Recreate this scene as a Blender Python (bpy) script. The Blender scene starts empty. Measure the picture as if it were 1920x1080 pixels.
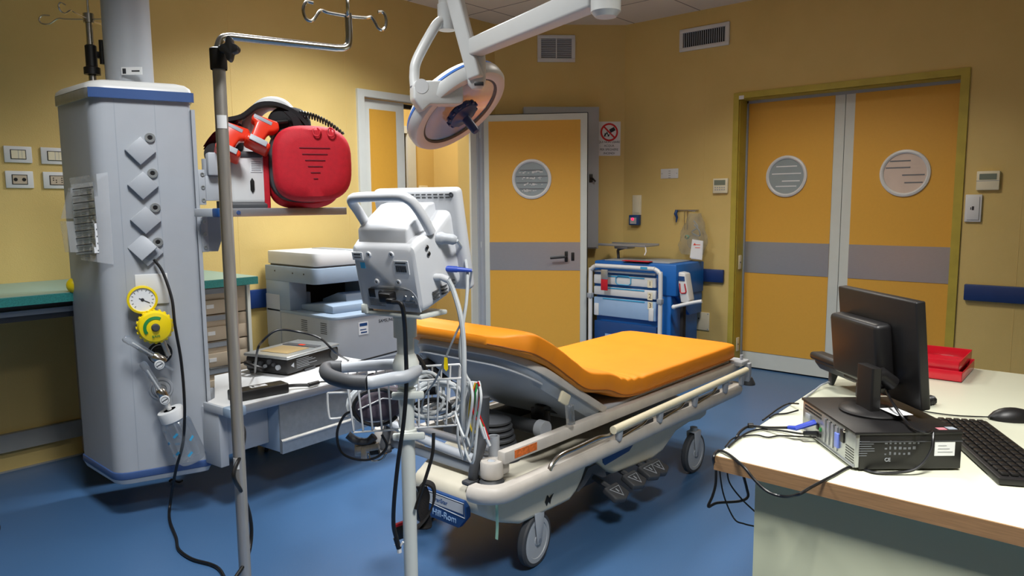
import bpy, bmesh, math, random
from mathutils import Matrix, Vector
random.seed(7)
sc = bpy.context.scene
COL = sc.collection

# ---------------------------------------------------------------- camera (room axes: +X along the left wall, +Y towards the left wall)
FPX, PITCH, ROLL, YAW, CAMH = 1363.5, 0.114565, -0.00754, 0.72269, 1.33
_h = Vector((math.cos(YAW), math.sin(YAW), 0)); _r = Vector((math.sin(YAW), -math.cos(YAW), 0)); _z = Vector((0, 0, 1))
FW = _h*math.cos(PITCH) - _z*math.sin(PITCH)
_u = _h*math.sin(PITCH) + _z*math.cos(PITCH)
CX = _r*math.cos(ROLL) + _u*math.sin(ROLL)
CU = -_r*math.sin(ROLL) + _u*math.cos(ROLL)
CAM = Vector((0, 0, CAMH))
cd = bpy.data.cameras.new('camera'); cd.sensor_width = 36; cd.lens = FPX/1920*36; cd.clip_start = .05
cam = bpy.data.objects.new('camera', cd); COL.objects.link(cam)
cam.matrix_world = Matrix(((CX.x, CU.x, -FW.x, 0), (CX.y, CU.y, -FW.y, 0), (CX.z, CU.z, -FW.z, CAMH), (0, 0, 0, 1)))
sc.camera = cam

# ---------------------------------------------------------------- world and exposure
w = bpy.data.worlds.new('world'); sc.world = w; w.use_nodes = True
w.node_tree.nodes['Background'].inputs[0].default_value = (.8, .87, 1, 1)
w.node_tree.nodes['Background'].inputs[1].default_value = .0
sc.view_settings.view_transform = 'Standard'; sc.view_settings.look = 'None'
sc.view_settings.exposure = 0.0; sc.view_settings.gamma = 1.0
LIGHT_PANELS = [(2.7, 3.2, .86), (3.9, 1.8, .5), (.9, .0, 1.0), (.9, 2.1, .66)]
LIGHT_COLS = [(.97, .99, 1.0), (1.0, .94, .84), (1.0, .985, .95), (.97, .99, 1.0)]   # recessed ceiling panels: x, y, strength factor
LIGHT_POWER = 56; LIGHT_SPREAD = 128
LIGHT_COL = (1.0, .985, .955)

# ---------------------------------------------------------------- measured points: where a line of sight meets a real plane
def ray(px, py): return FW + CX*((px-960)/FPX) - CU*((py-540)/FPX)
def plane_hit(px, py, p0, n):
    d = ray(px, py); n = Vector(n); return CAM + d*((Vector(p0)-CAM).dot(n)/d.dot(n))
def g(px, py, z=0.): return plane_hit(px, py, (0, 0, z), (0, 0, 1))
def xx(px, py, x): return plane_hit(px, py, (x, 0, 0), (1, 0, 0))
def yy(px, py, y): return plane_hit(px, py, (0, y, 0), (0, 1, 0))
def dd(px, py, D): d = ray(px, py); return CAM + d*(D/d.dot(_h))

# ---------------------------------------------------------------- materials
def lin(c): return tuple(((v/255)/12.92 if v/255 <= .04045 else ((v/255+.055)/1.055)**2.4) for v in c)
MATS = {}
def mat(name, rgb, rough=.5, metal=0., var=.04, scale=12., bump=0., bscale=60., spec=.5, coat=0., trans=0., alpha=1., emit=None, estr=0., stretch=None, rgb2=None):
    m = bpy.data.materials.new(name); m.use_nodes = True; nt = m.node_tree; N = nt.nodes; L = nt.links
    b = N['Principled BSDF']; c = lin(rgb)
    b.inputs['Roughness'].default_value = rough; b.inputs['Metallic'].default_value = metal
    b.inputs['Specular IOR Level'].default_value = spec
    b.inputs['Coat Weight'].default_value = coat; b.inputs['Transmission Weight'].default_value = trans
    b.inputs['Alpha'].default_value = alpha
    tc = N.new('ShaderNodeTexCoord'); mp = N.new('ShaderNodeMapping'); L.new(tc.outputs['Object'], mp.inputs['Vector'])
    if stretch: mp.inputs['Scale'].default_value = stretch
    nz = N.new('ShaderNodeTexNoise'); nz.inputs['Scale'].default_value = scale; nz.inputs['Detail'].default_value = 6; L.new(mp.outputs[0], nz.inputs['Vector'])
    cr = N.new('ShaderNodeValToRGB'); cr.color_ramp.elements[0].position = .3; cr.color_ramp.elements[1].position = .7
    c2 = lin(rgb2) if rgb2 else tuple(v*(1+var) for v in c); c1 = c if rgb2 else tuple(v*(1-var) for v in c)
    cr.color_ramp.elements[0].color = (*c1, 1); cr.color_ramp.elements[1].color = (*c2, 1)
    L.new(nz.outputs['Fac'], cr.inputs[0]); L.new(cr.outputs[0], b.inputs['Base Color'])
    if bump:
        n2 = N.new('ShaderNodeTexNoise'); n2.inputs['Scale'].default_value = bscale; n2.inputs['Detail'].default_value = 4; L.new(mp.outputs[0], n2.inputs['Vector'])
        bp = N.new('ShaderNodeBump'); bp.inputs['Strength'].default_value = bump; bp.inputs['Distance'].default_value = .004
        L.new(n2.outputs['Fac'], bp.inputs['Height']); L.new(bp.outputs[0], b.inputs['Normal'])
    if emit: b.inputs['Emission Color'].default_value = (*lin(emit), 1); b.inputs['Emission Strength'].default_value = estr
    MATS[name] = m; return m
WALL = mat('wall_vinyl', (212, 186, 118), .55, var=.05, scale=3.5, bump=.25, bscale=220, rgb2=(206, 180, 111))
WALLF = mat('wall_vinyl_far_room', (214, 186, 116), .6, var=.04, scale=3)
OLIVE = mat('door_surround_paint', (178, 160, 62), .5, var=.1, scale=8, bump=.1)
FLOOR = mat('floor_vinyl', (58, 92, 132), .32, var=.1, scale=240, bump=.12, bscale=500, rgb2=(64, 99, 139), spec=.5)
SKIRT = mat('skirting_grey', (150, 152, 150), .5)
CEIL = mat('ceiling_tile', (214, 208, 202), .9, var=.05, scale=90, bump=.5, bscale=160)
DARKGAP = mat('dark_gap', (16, 16, 16), .8)
ORANGE = mat('door_laminate', (218, 164, 62), .5, var=.015, scale=60, bump=.05, bscale=300)
FRAMEW = mat('white_aluminium', (205, 210, 205), .4, var=.02)
STEEL = mat('brushed_steel', (168, 171, 178), .34, .6, var=.06, scale=30, stretch=(1, 1, 40), bump=.05, bscale=200)
CHROME = mat('chrome', (190, 186, 180), .22, 1., var=.12, scale=60, stretch=(4, 4, .4))
POLEM = mat('stainless_pole', (182, 178, 174), .34, .62, var=.1, scale=40, stretch=(3, 3, .3))
WHITE = mat('white_plastic', (214, 216, 217), .4, var=.015)
WHITE2 = mat('warm_white_enamel', (198, 199, 197), .35, var=.02)
LGREY = mat('light_grey_plastic', (170, 175, 182), .45, var=.02)
MGREY = mat('mid_grey_plastic', (150, 158, 168), .45, var=.03)
BGREY = mat('blue_grey_plastic', (142, 160, 180), .45, var=.03)
DGREY = mat('dark_grey_rubber', (66, 68, 72), .55, var=.06)
BLACK = mat('black_plastic', (22, 21, 22), .42, var=.1)
BLACKC = mat('black_cable', (16, 16, 19), .4)
BLACKF = mat('black_fabric', (24, 23, 26), .85, bump=.3, bscale=300)
BEIGE = mat('beige_enamel', (204, 198, 180), .42, var=.04, scale=9)
GREIGE = mat('worn_beige_paint', (196, 190, 182), .45, var=.08, scale=14)
CREAM = mat('cream_plastic', (226, 218, 190), .45, var=.03)
DRAWERM = mat('taupe_laminate', (186, 172, 152), .55, var=.04)
TEAL = mat('teal_laminate_edge', (44, 120, 116), .4, var=.3, scale=300)
TEALTOP = mat('teal_worktop', (122, 154, 146), .35, var=.06, scale=300)
MATTO = mat('orange_mattress_cover', (236, 142, 20), .55, var=.03, scale=6, bump=.15, bscale=25, rgb2=(230, 136, 16))
SEAM = mat('dark_orange_piping', (150, 84, 10), .6)
REDF = mat('red_fabric', (188, 10, 34), .7, var=.08, scale=50, bump=.25, bscale=350)
DRED = mat('dark_red_fabric', (112, 16, 34), .8, bump=.2)
ROR = mat('red_orange_plastic', (226, 56, 30), .28, var=.04)
REDT = mat('red_translucent_plastic', (205, 22, 44), .3, var=.1, coat=.4)
BLUEP = mat('blue_plastic', (16, 98, 178), .45, var=.04)
DBLUE = mat('dark_blue_plastic', (24, 66, 122), .4, var=.05)
NAVY = mat('navy_bumper', (14, 48, 104), .45)
LBLUE = mat('light_blue_plastic', (150, 180, 214), .35, var=.03)
SKYB = mat('sky_blue_trim', (60, 160, 205), .45)
BAND = mat('blue_band', (62, 88, 138), .35)
YEL = mat('yellow_plastic', (236, 208, 10), .4)
GREEN = mat('green_print', (30, 128, 60), .5)
DESKT = mat('desk_top_laminate', (212, 214, 192), .42, var=.02, scale=4)
DESKE = mat('desk_wood_edge', (146, 112, 76), .55, var=.16, scale=16, stretch=(1, 1, 22))
DESKP = mat('desk_panel', (190, 194, 166), .5, var=.03, scale=3)
PAPER = mat('paper', (228, 230, 232), .7, var=.02)
INK = mat('printed_ink', (40, 42, 48), .7)
INKG = mat('grey_print', (110, 114, 120), .7)
LCD = mat('grey_lcd', (118, 128, 116), .3)
GLASSF = mat('frosted_porthole_glass', (150, 162, 166), .25, var=.05, scale=6)
GLASSW = mat('curtained_porthole_glass', (214, 196, 184), .3, var=.06, scale=5)
CLEAR = mat('clear_plastic', (235, 240, 245), .08, trans=.9, alpha=.55)
BAGP = mat('clear_plastic_bag', (205, 205, 195), .2, trans=.6, alpha=.4, bump=.5, bscale=30)
SLEEVE = mat('plastic_sleeve', (225, 228, 232), .2, alpha=.35)
SILVER = mat('silver_plate', (176, 180, 182), .35, .7, var=.08, scale=40)
TANP = mat('tan_display', (160, 138, 98), .3)
PURPLE = mat('lilac_plastic', (150, 140, 205), .35)
CUFF = mat('grey_purple_cuff', (88, 78, 92), .6, bump=.2)
RUST = mat('orange_label', (214, 108, 40), .6, var=.4, scale=80)
MIRROR = mat('lamp_reflector', (188, 184, 176), .28, .6, var=.10, scale=9)
LAMPB = mat('lamp_handle_blue', (38, 56, 104), .4)
GRNW = mat('green_wire', (34, 150, 70), .5); REDW = mat('red_wire', (190, 24, 28), .5); YELW = mat('yellow_wire', (220, 190, 50), .5)
CABW = mat('pale_grey_cable', (196, 202, 206), .45)
BROWNW = mat('brown_panel_under_counter', (206, 168, 88), .62, var=.1, scale=3)
EMIT = mat('light_diffuser', (255, 250, 240), .5, emit=(255, 251, 243), estr=2.5)
REDLED = mat('red_led', (255, 30, 60), .4, emit=(255, 30, 70), estr=3)

# ---------------------------------------------------------------- mesh builder
def frame(loc=(0, 0, 0), rz=0., tilt=0.): return Matrix.Translation(Vector(loc)) @ Matrix.Rotation(math.radians(rz), 4, 'Z') @ Matrix.Rotation(math.radians(tilt), 4, 'X')
def axes(o, x, y, z):
    x, y, z = Vector(x).normalized(), Vector(y).normalized(), Vector(z).normalized(); o = Vector(o)
    return Matrix(((x.x, y.x, z.x, o.x), (x.y, y.y, z.y, o.y), (x.z, y.z, z.z, o.z), (0, 0, 0, 1)))
def along(o, z, up=(0, 0, 1)):
    z = Vector(z).normalized(); u = Vector(up)
    if abs(z.dot(u)) > .99: u = Vector((1, 0, 0))
    x = u.cross(z).normalized(); return axes(o, x, z.cross(x), z)
def smooth_path(pts, n=8, closed=False):
    P = [Vector(p) for p in pts]; out = []; m = len(P)
    if m < 3: return P
    rng = range(m) if closed else range(m-1)
    for i in rng:
        a = P[(i-1) % m] if closed or i > 0 else P[0]*2-P[1]
        b, c = P[i], P[(i+1) % m]
        d = P[(i+2) % m] if closed or i < m-2 else P[-1]*2-P[-2]
        for k in range(n):
            t = k/n
            out.append(.5*((2*b)+(c-a)*t+(2*a-5*b+4*c-d)*t*t+(3*b-a-3*c+d)*t**3))
    if not closed: out.append(P[-1])
    return out
class MB:
    def __init__(s, M=None): s.bm = bmesh.new(); s.M = M or Matrix(); s.mi = 0
    def _add(s, tb, M2=None):
        M = s.M @ M2 if M2 is not None else s.M
        mp = {v: s.bm.verts.new(M @ v.co) for v in tb.verts}
        for f in tb.faces:
            try: nf = s.bm.faces.new([mp[v] for v in f.verts]); nf.material_index = s.mi
            except ValueError: pass
        tb.free(); return s
    def box(s, x0, x1, y0, y1, z0, z1, bev=0., seg=2, M=None):
        tb = bmesh.new(); bmesh.ops.create_cube(tb, size=1)
        for v in tb.verts: v.co = Vector(((x0+x1)/2+v.co.x*(x1-x0), (y0+y1)/2+v.co.y*(y1-y0), (z0+z1)/2+v.co.z*(z1-z0)))
        if bev: bmesh.ops.bevel(tb, geom=tb.edges[:], offset=bev, segments=seg, profile=.5, affect='EDGES', clamp_overlap=True)
        return s._add(tb, M)
    def prism(s, poly, a, b, plane='xy', bev=0., seg=2, M=None):
        tb = bmesh.new()
        def P(u, v, w_): return {'xy': Vector((u, v, w_)), 'xz': Vector((u, w_, v)), 'yz': Vector((w_, u, v))}[plane]
        lo = [tb.verts.new(P(u, v, a)) for u, v in poly]; hi = [tb.verts.new(P(u, v, b)) for u, v in poly]; n = len(poly)
        tb.faces.new(lo); tb.faces.new(hi)
        for i in range(n): tb.faces.new((lo[i], lo[(i+1) % n], hi[(i+1) % n], hi[i]))
        bmesh.ops.recalc_face_normals(tb, faces=tb.faces[:])
        if bev: 
            ed = [e for e in tb.edges if len(e.link_faces) == 2 and e.calc_face_angle(0) > .5]
            bmesh.ops.bevel(tb, geom=ed, offset=bev, segments=seg, profile=.5, affect='EDGES', clamp_overlap=True)
        return s._add(tb, M)
    def cyl(s, p0, p1, r0, r1=None, n=24):
        p0, p1 = Vector(p0), Vector(p1); r1 = r0 if r1 is None else r1
        return s.lathe([(0, 0), (r0, 0), (r1, (p1-p0).length), (0, (p1-p0).length)], along(p0, p1-p0), n)
    def lathe(s, prof, M=None, n=28, a0=0., a1=2*math.pi):
        tb = bmesh.new(); full = abs(a1-a0-2*math.pi) < 1e-6; rings = []
        for r, z in prof:
            if r < 1e-6: rings.append([tb.verts.new((0, 0, z))])
            else: rings.append([tb.verts.new((r*math.cos(a0+(a1-a0)*k/n), r*math.sin(a0+(a1-a0)*k/n), z)) for k in range(n if full else n+1)])
        for A, B in zip(rings, rings[1:]):
            m = n
            for k in range(m):
                k2 = (k+1) % n if full else k+1
                q = [A[k] if len(A) > 1 else A[0], A[k2] if len(A) > 1 else A[0], B[k2] if len(B) > 1 else B[0], B[k] if len(B) > 1 else B[0]]
                q2 = []
                for v in q:
                    if v not in q2: q2.append(v)
                if len(q2) > 2: tb.faces.new(q2)
        return s._add(tb, M)
    def tube(s, pts, r, n=10, closed=False, smooth=0, flat=None):
        if smooth: pts = smooth_path(pts, smooth, closed)
        P = [Vector(p) for p in pts]; P = [p for i, p in enumerate(P) if i == 0 or (p-P[i-1]).length > 1e-6]; m = len(P)
        tb = bmesh.new(); rings = []; T0 = None; up = None
        for i in range(m):
            a = P[(i-1) % m] if closed or i > 0 else P[i]; b = P[(i+1) % m] if closed or i < m-1 else P[i]
            t = (b-a).normalized() if (b-a).length > 1e-9 else T0
            if up is None: up = Vector((0, 0, 1)) if abs(t.z) < .9 else Vector((1, 0, 0)); up = (up-t*up.dot(t)).normalized()
            else:
                up = up-t*up.dot(t); up = up.normalized() if up.length > 1e-6 else t.orthogonal().normalized()
            T0 = t; sd = t.cross(up)
            rr = r[i] if isinstance(r, (list, tuple)) else r
            rings.append([tb.verts.new(P[i]+(up*math.cos(2*math.pi*k/n)*(flat or 1)+sd*math.sin(2*math.pi*k/n))*rr) for k in range(n)])
        for i in range(m if closed else m-1):
            A, B = rings[i], rings[(i+1) % m]
            for k in range(n): tb.faces.new((A[k], A[(k+1) % n], B[(k+1) % n], B[k]))
        if not closed: tb.faces.new(rings[0]); tb.faces.new(rings[-1])
        return s._add(tb)
    def strip(s, pts, w_, t, side):     # flat ribbon of width w_ along 'side', thickness t
        P = smooth_path(pts, 5); side = Vector(side).normalized(); tb = bmesh.new(); R = []
        for i, p in enumerate(P):
            d = (P[min(i+1, len(P)-1)]-P[max(i-1, 0)]).normalized(); n_ = d.cross(side).normalized()
            R.append([tb.verts.new(p+side*a*w_/2+n_*b*t/2) for a, b in ((-1, -1), (1, -1), (1, 1), (-1, 1))])
        for A, B in zip(R, R[1:]):
            for k in range(4): tb.faces.new((A[k], A[(k+1) % 4], B[(k+1) % 4], B[k]))
        tb.faces.new(R[0]); tb.faces.new(R[-1]); return s._add(tb)
    def ell(s, c, rad, p=1., nu=24, nv=14, M=None):   # superellipsoid, p<1 boxier
        tb = bmesh.new(); f = lambda v: math.copysign(abs(v)**p, v); R = []
        for j in range(nv+1):
            ph = -math.pi/2+math.pi*j/nv
            if j in (0, nv): R.append([tb.verts.new((c[0], c[1], c[2]+f(math.sin(ph))*rad[2]))])
            else: R.append([tb.verts.new((c[0]+f(math.cos(ph))*f(math.cos(2*math.pi*k/nu))*rad[0], c[1]+f(math.cos(ph))*f(math.sin(2*math.pi*k/nu))*rad[1], c[2]+f(math.sin(ph))*rad[2])) for k in range(nu)])
        for A, B in zip(R, R[1:]):
            for k in range(nu):
                q = []
                for v in (A[k % len(A)], A[(k+1) % nu % len(A)], B[(k+1) % nu % len(B)], B[k % len(B)]):
                    if v not in q: q.append(v)
                if len(q) > 2: tb.faces.new(q)
        return s._add(tb, M)
    def grid(s, rows, closed_u=False, cap=False):
        tb = bmesh.new(); R = [[tb.verts.new(Vector(p)) for p in r] for r in rows]; n = len(R[0])
        for A, B in zip(R, R[1:]):
            for k in range(n if closed_u else n-1): tb.faces.new((A[k], A[(k+1) % n], B[(k+1) % n], B[k]))
        if cap: tb.faces.new(R[0]); tb.faces.new(R[-1])
        return s._add(tb)
    def build(s, name, m, parent=None, ang=38, M=None, **props):
        bmesh.ops.remove_doubles(s.bm, verts=s.bm.verts[:], dist=1e-6)
        bmesh.ops.recalc_face_normals(s.bm, faces=s.bm.faces[:])
        me = bpy.data.meshes.new(name)
        if parent is not None:
            R = ROOTM[parent.name]; s.bm.transform(R.inverted())
        else:
            co = [v.co for v in s.bm.verts]; mn = Vector([min(c[i] for c in co) for i in range(3)]); mx = Vector([max(c[i] for c in co) for i in range(3)])
            o_ = Vector(((mn.x+mx.x)/2, (mn.y+mx.y)/2, mn.z)); R = M.copy() if M else Matrix.Translation(o_); s.bm.transform(R.inverted())
        s.bm.to_mesh(me); s.bm.free()
        for mm in (m if isinstance(m, (list, tuple)) else [m]): me.materials.append(mm)
        me.shade_smooth(); me.set_sharp_from_angle(angle=math.radians(ang))
        ob = bpy.data.objects.new(name, me); COL.objects.link(ob)
        if parent is not None: ob.parent = parent
        else: ob.matrix_world = R
        ROOTM[ob.name] = R
        for k, v in props.items(): ob[k] = v
        return ob
ROOTM = {}
def thing(name, label, cat, M, group=None):
    if not isinstance(M, Matrix): M = frame(M)
    o = bpy.data.objects.new(name, None); o.empty_display_size = .05; COL.objects.link(o); o.matrix_world = M
    o['label'] = label; o['category'] = cat
    if group: o['group'] = group
    ROOTM[o.name] = M.copy(); return o
def tag(o, label, cat, group=None):
    o['label'] = label; o['category'] = cat
    if group: o['group'] = group
    return o
def struct(o): o['kind'] = 'structure'; return o
def text(name, body, size, M, m, parent, align='CENTER', ext=.0006, sx=1.):
    cu = bpy.data.curves.new('t', 'FONT'); cu.body = body; cu.size = size; cu.align_x = align; cu.align_y = 'CENTER'; cu.extrude = ext
    to = bpy.data.objects.new('t', cu); me = bpy.data.meshes.new_from_object(to)
    bpy.data.objects.remove(to); bpy.data.curves.remove(cu)
    me.name = name; me.transform(ROOTM[parent.name].inverted() @ M @ Matrix.Diagonal((sx, 1, 1, 1)))
    me.materials.clear(); me.materials.append(m)
    o = bpy.data.objects.new(name, me); COL.objects.link(o); o.parent = parent; ROOTM[o.name] = ROOTM[parent.name]; return o
def copy_tree(o, M=None, parent=None):
    c = o.copy(); COL.objects.link(c)
    if parent is not None: c.parent = parent
    if M is not None: c.matrix_world = M; 
    ROOTM[c.name] = M if M is not None else ROOTM.get(parent.name if parent else o.name)
    for ch in list(o.children): copy_tree(ch, None, c)
    return c
# wall frames: local x to the right as seen from the room, y up, z out of the wall
XR, YL, CH = 5.442, 4.28, 8.934
n2 = math.sqrt(.5)
def wallM(wl, p, off=0.):
    p = Vector(p)
    if wl == 'R': M = axes(p, (0, -1, 0), (0, 0, 1), (-1, 0, 0))
    elif wl == 'L': M = axes(p, (1, 0, 0), (0, 0, 1), (0, -1, 0))
    else: M = axes(p, (n2, -n2, 0), (0, 0, 1), (-n2, -n2, 0))
    return M @ Matrix.Translation((0, 0, off))
def wpt(wl, px, py):
    if wl == 'R': return xx(px, py, XR)
    if wl == 'L': return yy(px, py, YL)
    return plane_hit(px, py, (CH/2, CH/2, 0), (1, 1, 0))
def wrect(wl, a, b, off=0.):
    A, B = wpt(wl, *a), wpt(wl, *b); M = wallM(wl, (A+B)/2, off); A2, B2 = M.inverted() @ A, M.inverted() @ B
    return M, abs(B2.x-A2.x)/2, abs(A2.y-B2.y)/2

# ================================================================ THE ROOM
H_ = 2.835
o = MB().box(-2, 7, -3, 6.8, -.1, 0).build('floor', FLOOR); struct(o)
# ceiling with a 60 cm tile grid
CEILT = bpy.data.materials.new('ceiling_tiles_grid'); CEILT.use_nodes = True; nt = CEILT.node_tree; N, L = nt.nodes, nt.links
b = N['Principled BSDF']; b.inputs['Roughness'].default_value = .9
tc = N.new('ShaderNodeTexCoord'); mp = N.new('ShaderNodeMapping'); br = N.new('ShaderNodeTexBrick')
seam = g(918.7, 18.8, H_)
geo = N.new('ShaderNodeNewGeometry'); mp.inputs['Location'].default_value = (-seam.x, -seam.y, 0)
L.new(geo.outputs['Position'], mp.inputs['Vector']); L.new(mp.outputs[0], br.inputs['Vector'])
br.offset = 0; br.squash = 1; br.inputs['Scale'].default_value = 1; br.inputs['Brick Width'].default_value = .6; br.inputs['Row Height'].default_value = .6
br.inputs['Mortar Size'].default_value = .006; br.inputs['Mortar Smooth'].default_value = .3
br.inputs['Color1'].default_value = (*lin((226, 216, 198)), 1); br.inputs['Color2'].default_value = (*lin((222, 212, 194)), 1); br.inputs['Mortar'].default_value = (*lin((120, 112, 106)), 1)
nz = N.new('ShaderNodeTexNoise'); nz.inputs['Scale'].default_value = 150; bp = N.new('ShaderNodeBump'); bp.inputs['Strength'].default_value = .4; bp.inputs['Distance'].default_value = .004
L.new(nz.outputs[0], bp.inputs['Height']); L.new(bp.outputs[0], b.inputs['Normal']); L.new(br.outputs['Color'], b.inputs['Base Color'])
c = MB()
c.box(-2, 7, -3, 6.8, H_+.06, H_+.12)
# ceiling slab pieces leave square holes for the recessed light panels
xs = sorted({-2, 7, *[v for p in LIGHT_PANELS for v in (p[0]-.3, p[0]+.3)]}); ys = sorted({-3, 6.8, *[v for p in LIGHT_PANELS for v in (p[1]-.3, p[1]+.3)]})
for xa, xb in zip(xs, xs[1:]):
    for ya, yb in zip(ys, ys[1:]):
        mx, my = (xa+xb)/2, (ya+yb)/2
        if any(abs(mx-p[0]) < .3 and abs(my-p[1]) < .3 for p in LIGHT_PANELS): continue
        c.box(xa, xb, ya, yb, H_, H_+.03)
struct(c.build('ceiling', CEILT))
for i, (lx, ly, f) in enumerate(LIGHT_PANELS):
    t = thing('ceiling_light', ['recessed square ceiling light panel above the printer', 'recessed square ceiling light panel nearest the double door', 'recessed square ceiling light panel over the desk', 'recessed square ceiling light panel in front of the ceiling pendant'][i], 'ceiling light', (lx, ly, H_), group='recessed ceiling light panels')
    m = MB(frame((lx, ly, H_)))
    for a in ((-.298, .298, -.298, -.27), (-.298, .298, .27, .298), (-.298, -.27, -.27, .27), (.27, .298, -.27, .27)): m.box(*a, -.004, .05)
    m.build('housing', WHITE, t)
    MB(frame((lx, ly, H_))).box(-.27, .27, -.27, .27, .02, .028).build('diffuser', EMIT, t)
    ld = bpy.data.lights.new('ceiling_light_lamp', 'AREA'); ld.shape = 'SQUARE'; ld.size = .5; ld.energy = LIGHT_POWER*f; ld.color = LIGHT_COLS[i]; ld.spread = math.radians(LIGHT_SPREAD)
    lo = bpy.data.objects.new('ceiling_light_lamp', ld); COL.objects.link(lo); lo.parent = t; lo.location = (0, 0, .015)
# walls
m = MB(); T = .14
m.box(-2, 3.2675, YL, YL+T, 0, H_).box(3.2675, 4.34, YL, YL+T, 2.0985, H_).box(4.34, 4.70, YL, YL+T, 0, H_)
struct(m.build('wall_left', WALL))
WB = frame((4.654, 4.28, 0), -45); struct(MB(WB).box(-.03, 1.1145+.03, 0, .09, 0, H_).build('wall_back', WALL, M=WB))
m = MB()
m.box(XR, XR+.3, -3, .985, 0, H_).box(XR, XR+.3, .985, 2.457, 2.12, H_).box(XR, XR+.3, 2.457, 3.55, 0, H_)
struct(m.build('wall_right', WALL))
struct(MB().box(-2.1, -2, -3, 6.8, 0, H_).build('wall_front', WALL))
struct(MB().box(-2, 5.742, -3.1, -3, 0, H_).build('wall_side', WALL))
# seams and coved skirting
m = MB()
for sx in (1.0, 2.28, 3.12): m.box(sx, sx+.003, YL-.0012, YL+.001, .1, H_)
for sy in (2.74, .62): m.box(XR-.0012, XR+.001, sy, sy+.003, .1, H_)
struct(m.build('trim_3', WALLF))
struct(MB().box(-2, 3.2, YL-.008, YL, 0, .008).box(-2, 1.62, YL-.03, YL, .11, .2).build('baseboard_left', SKIRT))
# far room seen through the left doorway
m = MB(); m.box(2.6, 4.18, 5.6, 5.7, 0, H_).box(4.85, 5.2, 5.6, 5.7, 0, H_).box(4.18, 4.85, 5.6, 5.7, 2.03, H_)
m.box(5.15, 5.25, 4.42, 5.6, 0, H_).box(2.5, 2.6, 4.42, 5.7, 0, H_).box(4.76, 5.2, 4.40, 4.44, 0, H_).box(4.3, 4.88, 5.9, 5.95, 0, 2.1)
struct(m.build('wall_far_room', WALLF))
ld = bpy.data.lights.new('far_room_lamp', 'AREA'); ld.size = .5; ld.energy = 26; ld.color = LIGHT_COL
t = thing('ceiling_light', 'ceiling light of the room behind the left doorway', 'ceiling light', (4.0, 4.95, H_))
lo = bpy.data.objects.new('far_room_lamp', ld); COL.objects.link(lo); lo.parent = t; lo.location = (0, 0, -.03)
MB(frame((4.0, 4.95, H_))).box(-.29, .29, -.29, .29, -.02, 0).build('diffuser', EMIT, t)
m = MB(); m.box(4.78, 4.885, 5.57, 5.6, 0, 2.09).box(4.1, 4.885, 5.57, 5.6, 2.03, 2.1); struct(m.build('trim_4', FRAMEW))
d = MB().box(4.15, 4.745, 5.62, 5.66, 0, 2.02).build('door_5', ORANGE); struct(d)
MB().box(4.745, 4.77, 5.61, 5.66, 0, 2.02).build('dark_door_gap', BLACK, d)  # black strip put in for the darkness of the gap beside this door
M, hw, hh = axes((4.99, 5.6, 1.46), (1, 0, 0), (0, 0, 1), (0, -1, 0)), .05, .06
t = thing('thermostat', 'cream thermostat on the wall of the room behind the left doorway', 'thermostat', M)
MB(M).box(-.055, .055, -.065, .065, 0, .02, .004).build('case', CREAM, t); MB(M).box(-.035, .035, .01, .045, .019, .022).build('screen', LCD, t)

# ---- left doorway: frame, narrow fixed leaf, open leaf
m = MB()
m.box(3.207, 3.267, YL-.02, YL+.12, 0, 2.147).box(3.267, 4.33, YL-.02, YL+.04, 2.098, 2.147).box(4.33, 4.40, YL-.02, YL-.0005, 0, 2.147)
struct(m.build('trim_1', FRAMEW, None))
d = MB().box(3.28, 3.66, YL+.02, YL+.06, .01, 2.09, .002).build('door_1', FRAMEW); struct(d)
MB().box(3.335, 3.575, YL+.012, YL+.024, .1, 2.02).build('door_panel', ORANGE, d)
for z in (1.83, 1.0, .25): MB().cyl((3.274, YL+.004, z-.05), (3.274, YL+.004, z+.05), .008, n=10).build('hinge', STEEL, d)
MB().box(3.6, 3.9, YL+.03, YL+.07, 2.055, 2.085).build('door_closer', BLACK, d)
LF = frame((4.45, 4.225, 0), -56.6); LW = .855
def leafpt(px, py):
    p = LF.inverted() @ plane_hit(px, py, LF.translation, LF.to_3x3() @ Vector((0, 1, 0))); return p
d = MB(LF).box(0, LW, 0, .04, .02, 2.062, .002).build('door_2', FRAMEW); struct(d)
MB(LF).box(.042, LW-.055, -.004, .002, .07, 2.062-.052).build('door_panel', ORANGE, d)
MB(LF).box(-.006, LW+.004, .006, .03, 2.062, 2.068).box(LW, LW+.006, .006, .03, .02, 2.066).build('rubber_seal', BLACK, d)
a, e = leafpt(913, 454), leafpt(1083, 507)
MB(LF).box(.042, LW-.055, -.006, -.003, e.z, a.z).build('steel_band', STEEL, d)
pc = leafpt(997, 336)
MP = LF @ Matrix.Translation((pc.x, -.004, pc.z)) @ Matrix.Rotation(math.radians(90), 4, 'X')
def porthole(MP, R, parent, glass, strips):
    fr_ = MB(MP).lathe([(R*.83, -.002), (R*.84, .008), (R*.9, .014), (R*.98, .01), (R, 0), (R, -.004), (R*.83, -.004)], n=48).build('porthole_frame', WHITE, parent)
    MB(MP).lathe([(0, .002), (R*.85, .002)], n=40).build('porthole_glass', glass, fr_)
    m = MB(MP)
    for yv, xa, xb in strips: m.box(xa*R, xb*R, yv*R, yv*R+.008, .002, .004)
    m.build('curtain_fold', strips_mat, fr_)
strips_mat = INKG
porthole(MP, .165, d, GLASSF, [(.42, -.6, .55), (.12, -.78, .78), (-.2, -.76, .78), (-.5, -.62, .62)])
m = MB(MP); strips_mat = WHITE
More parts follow.
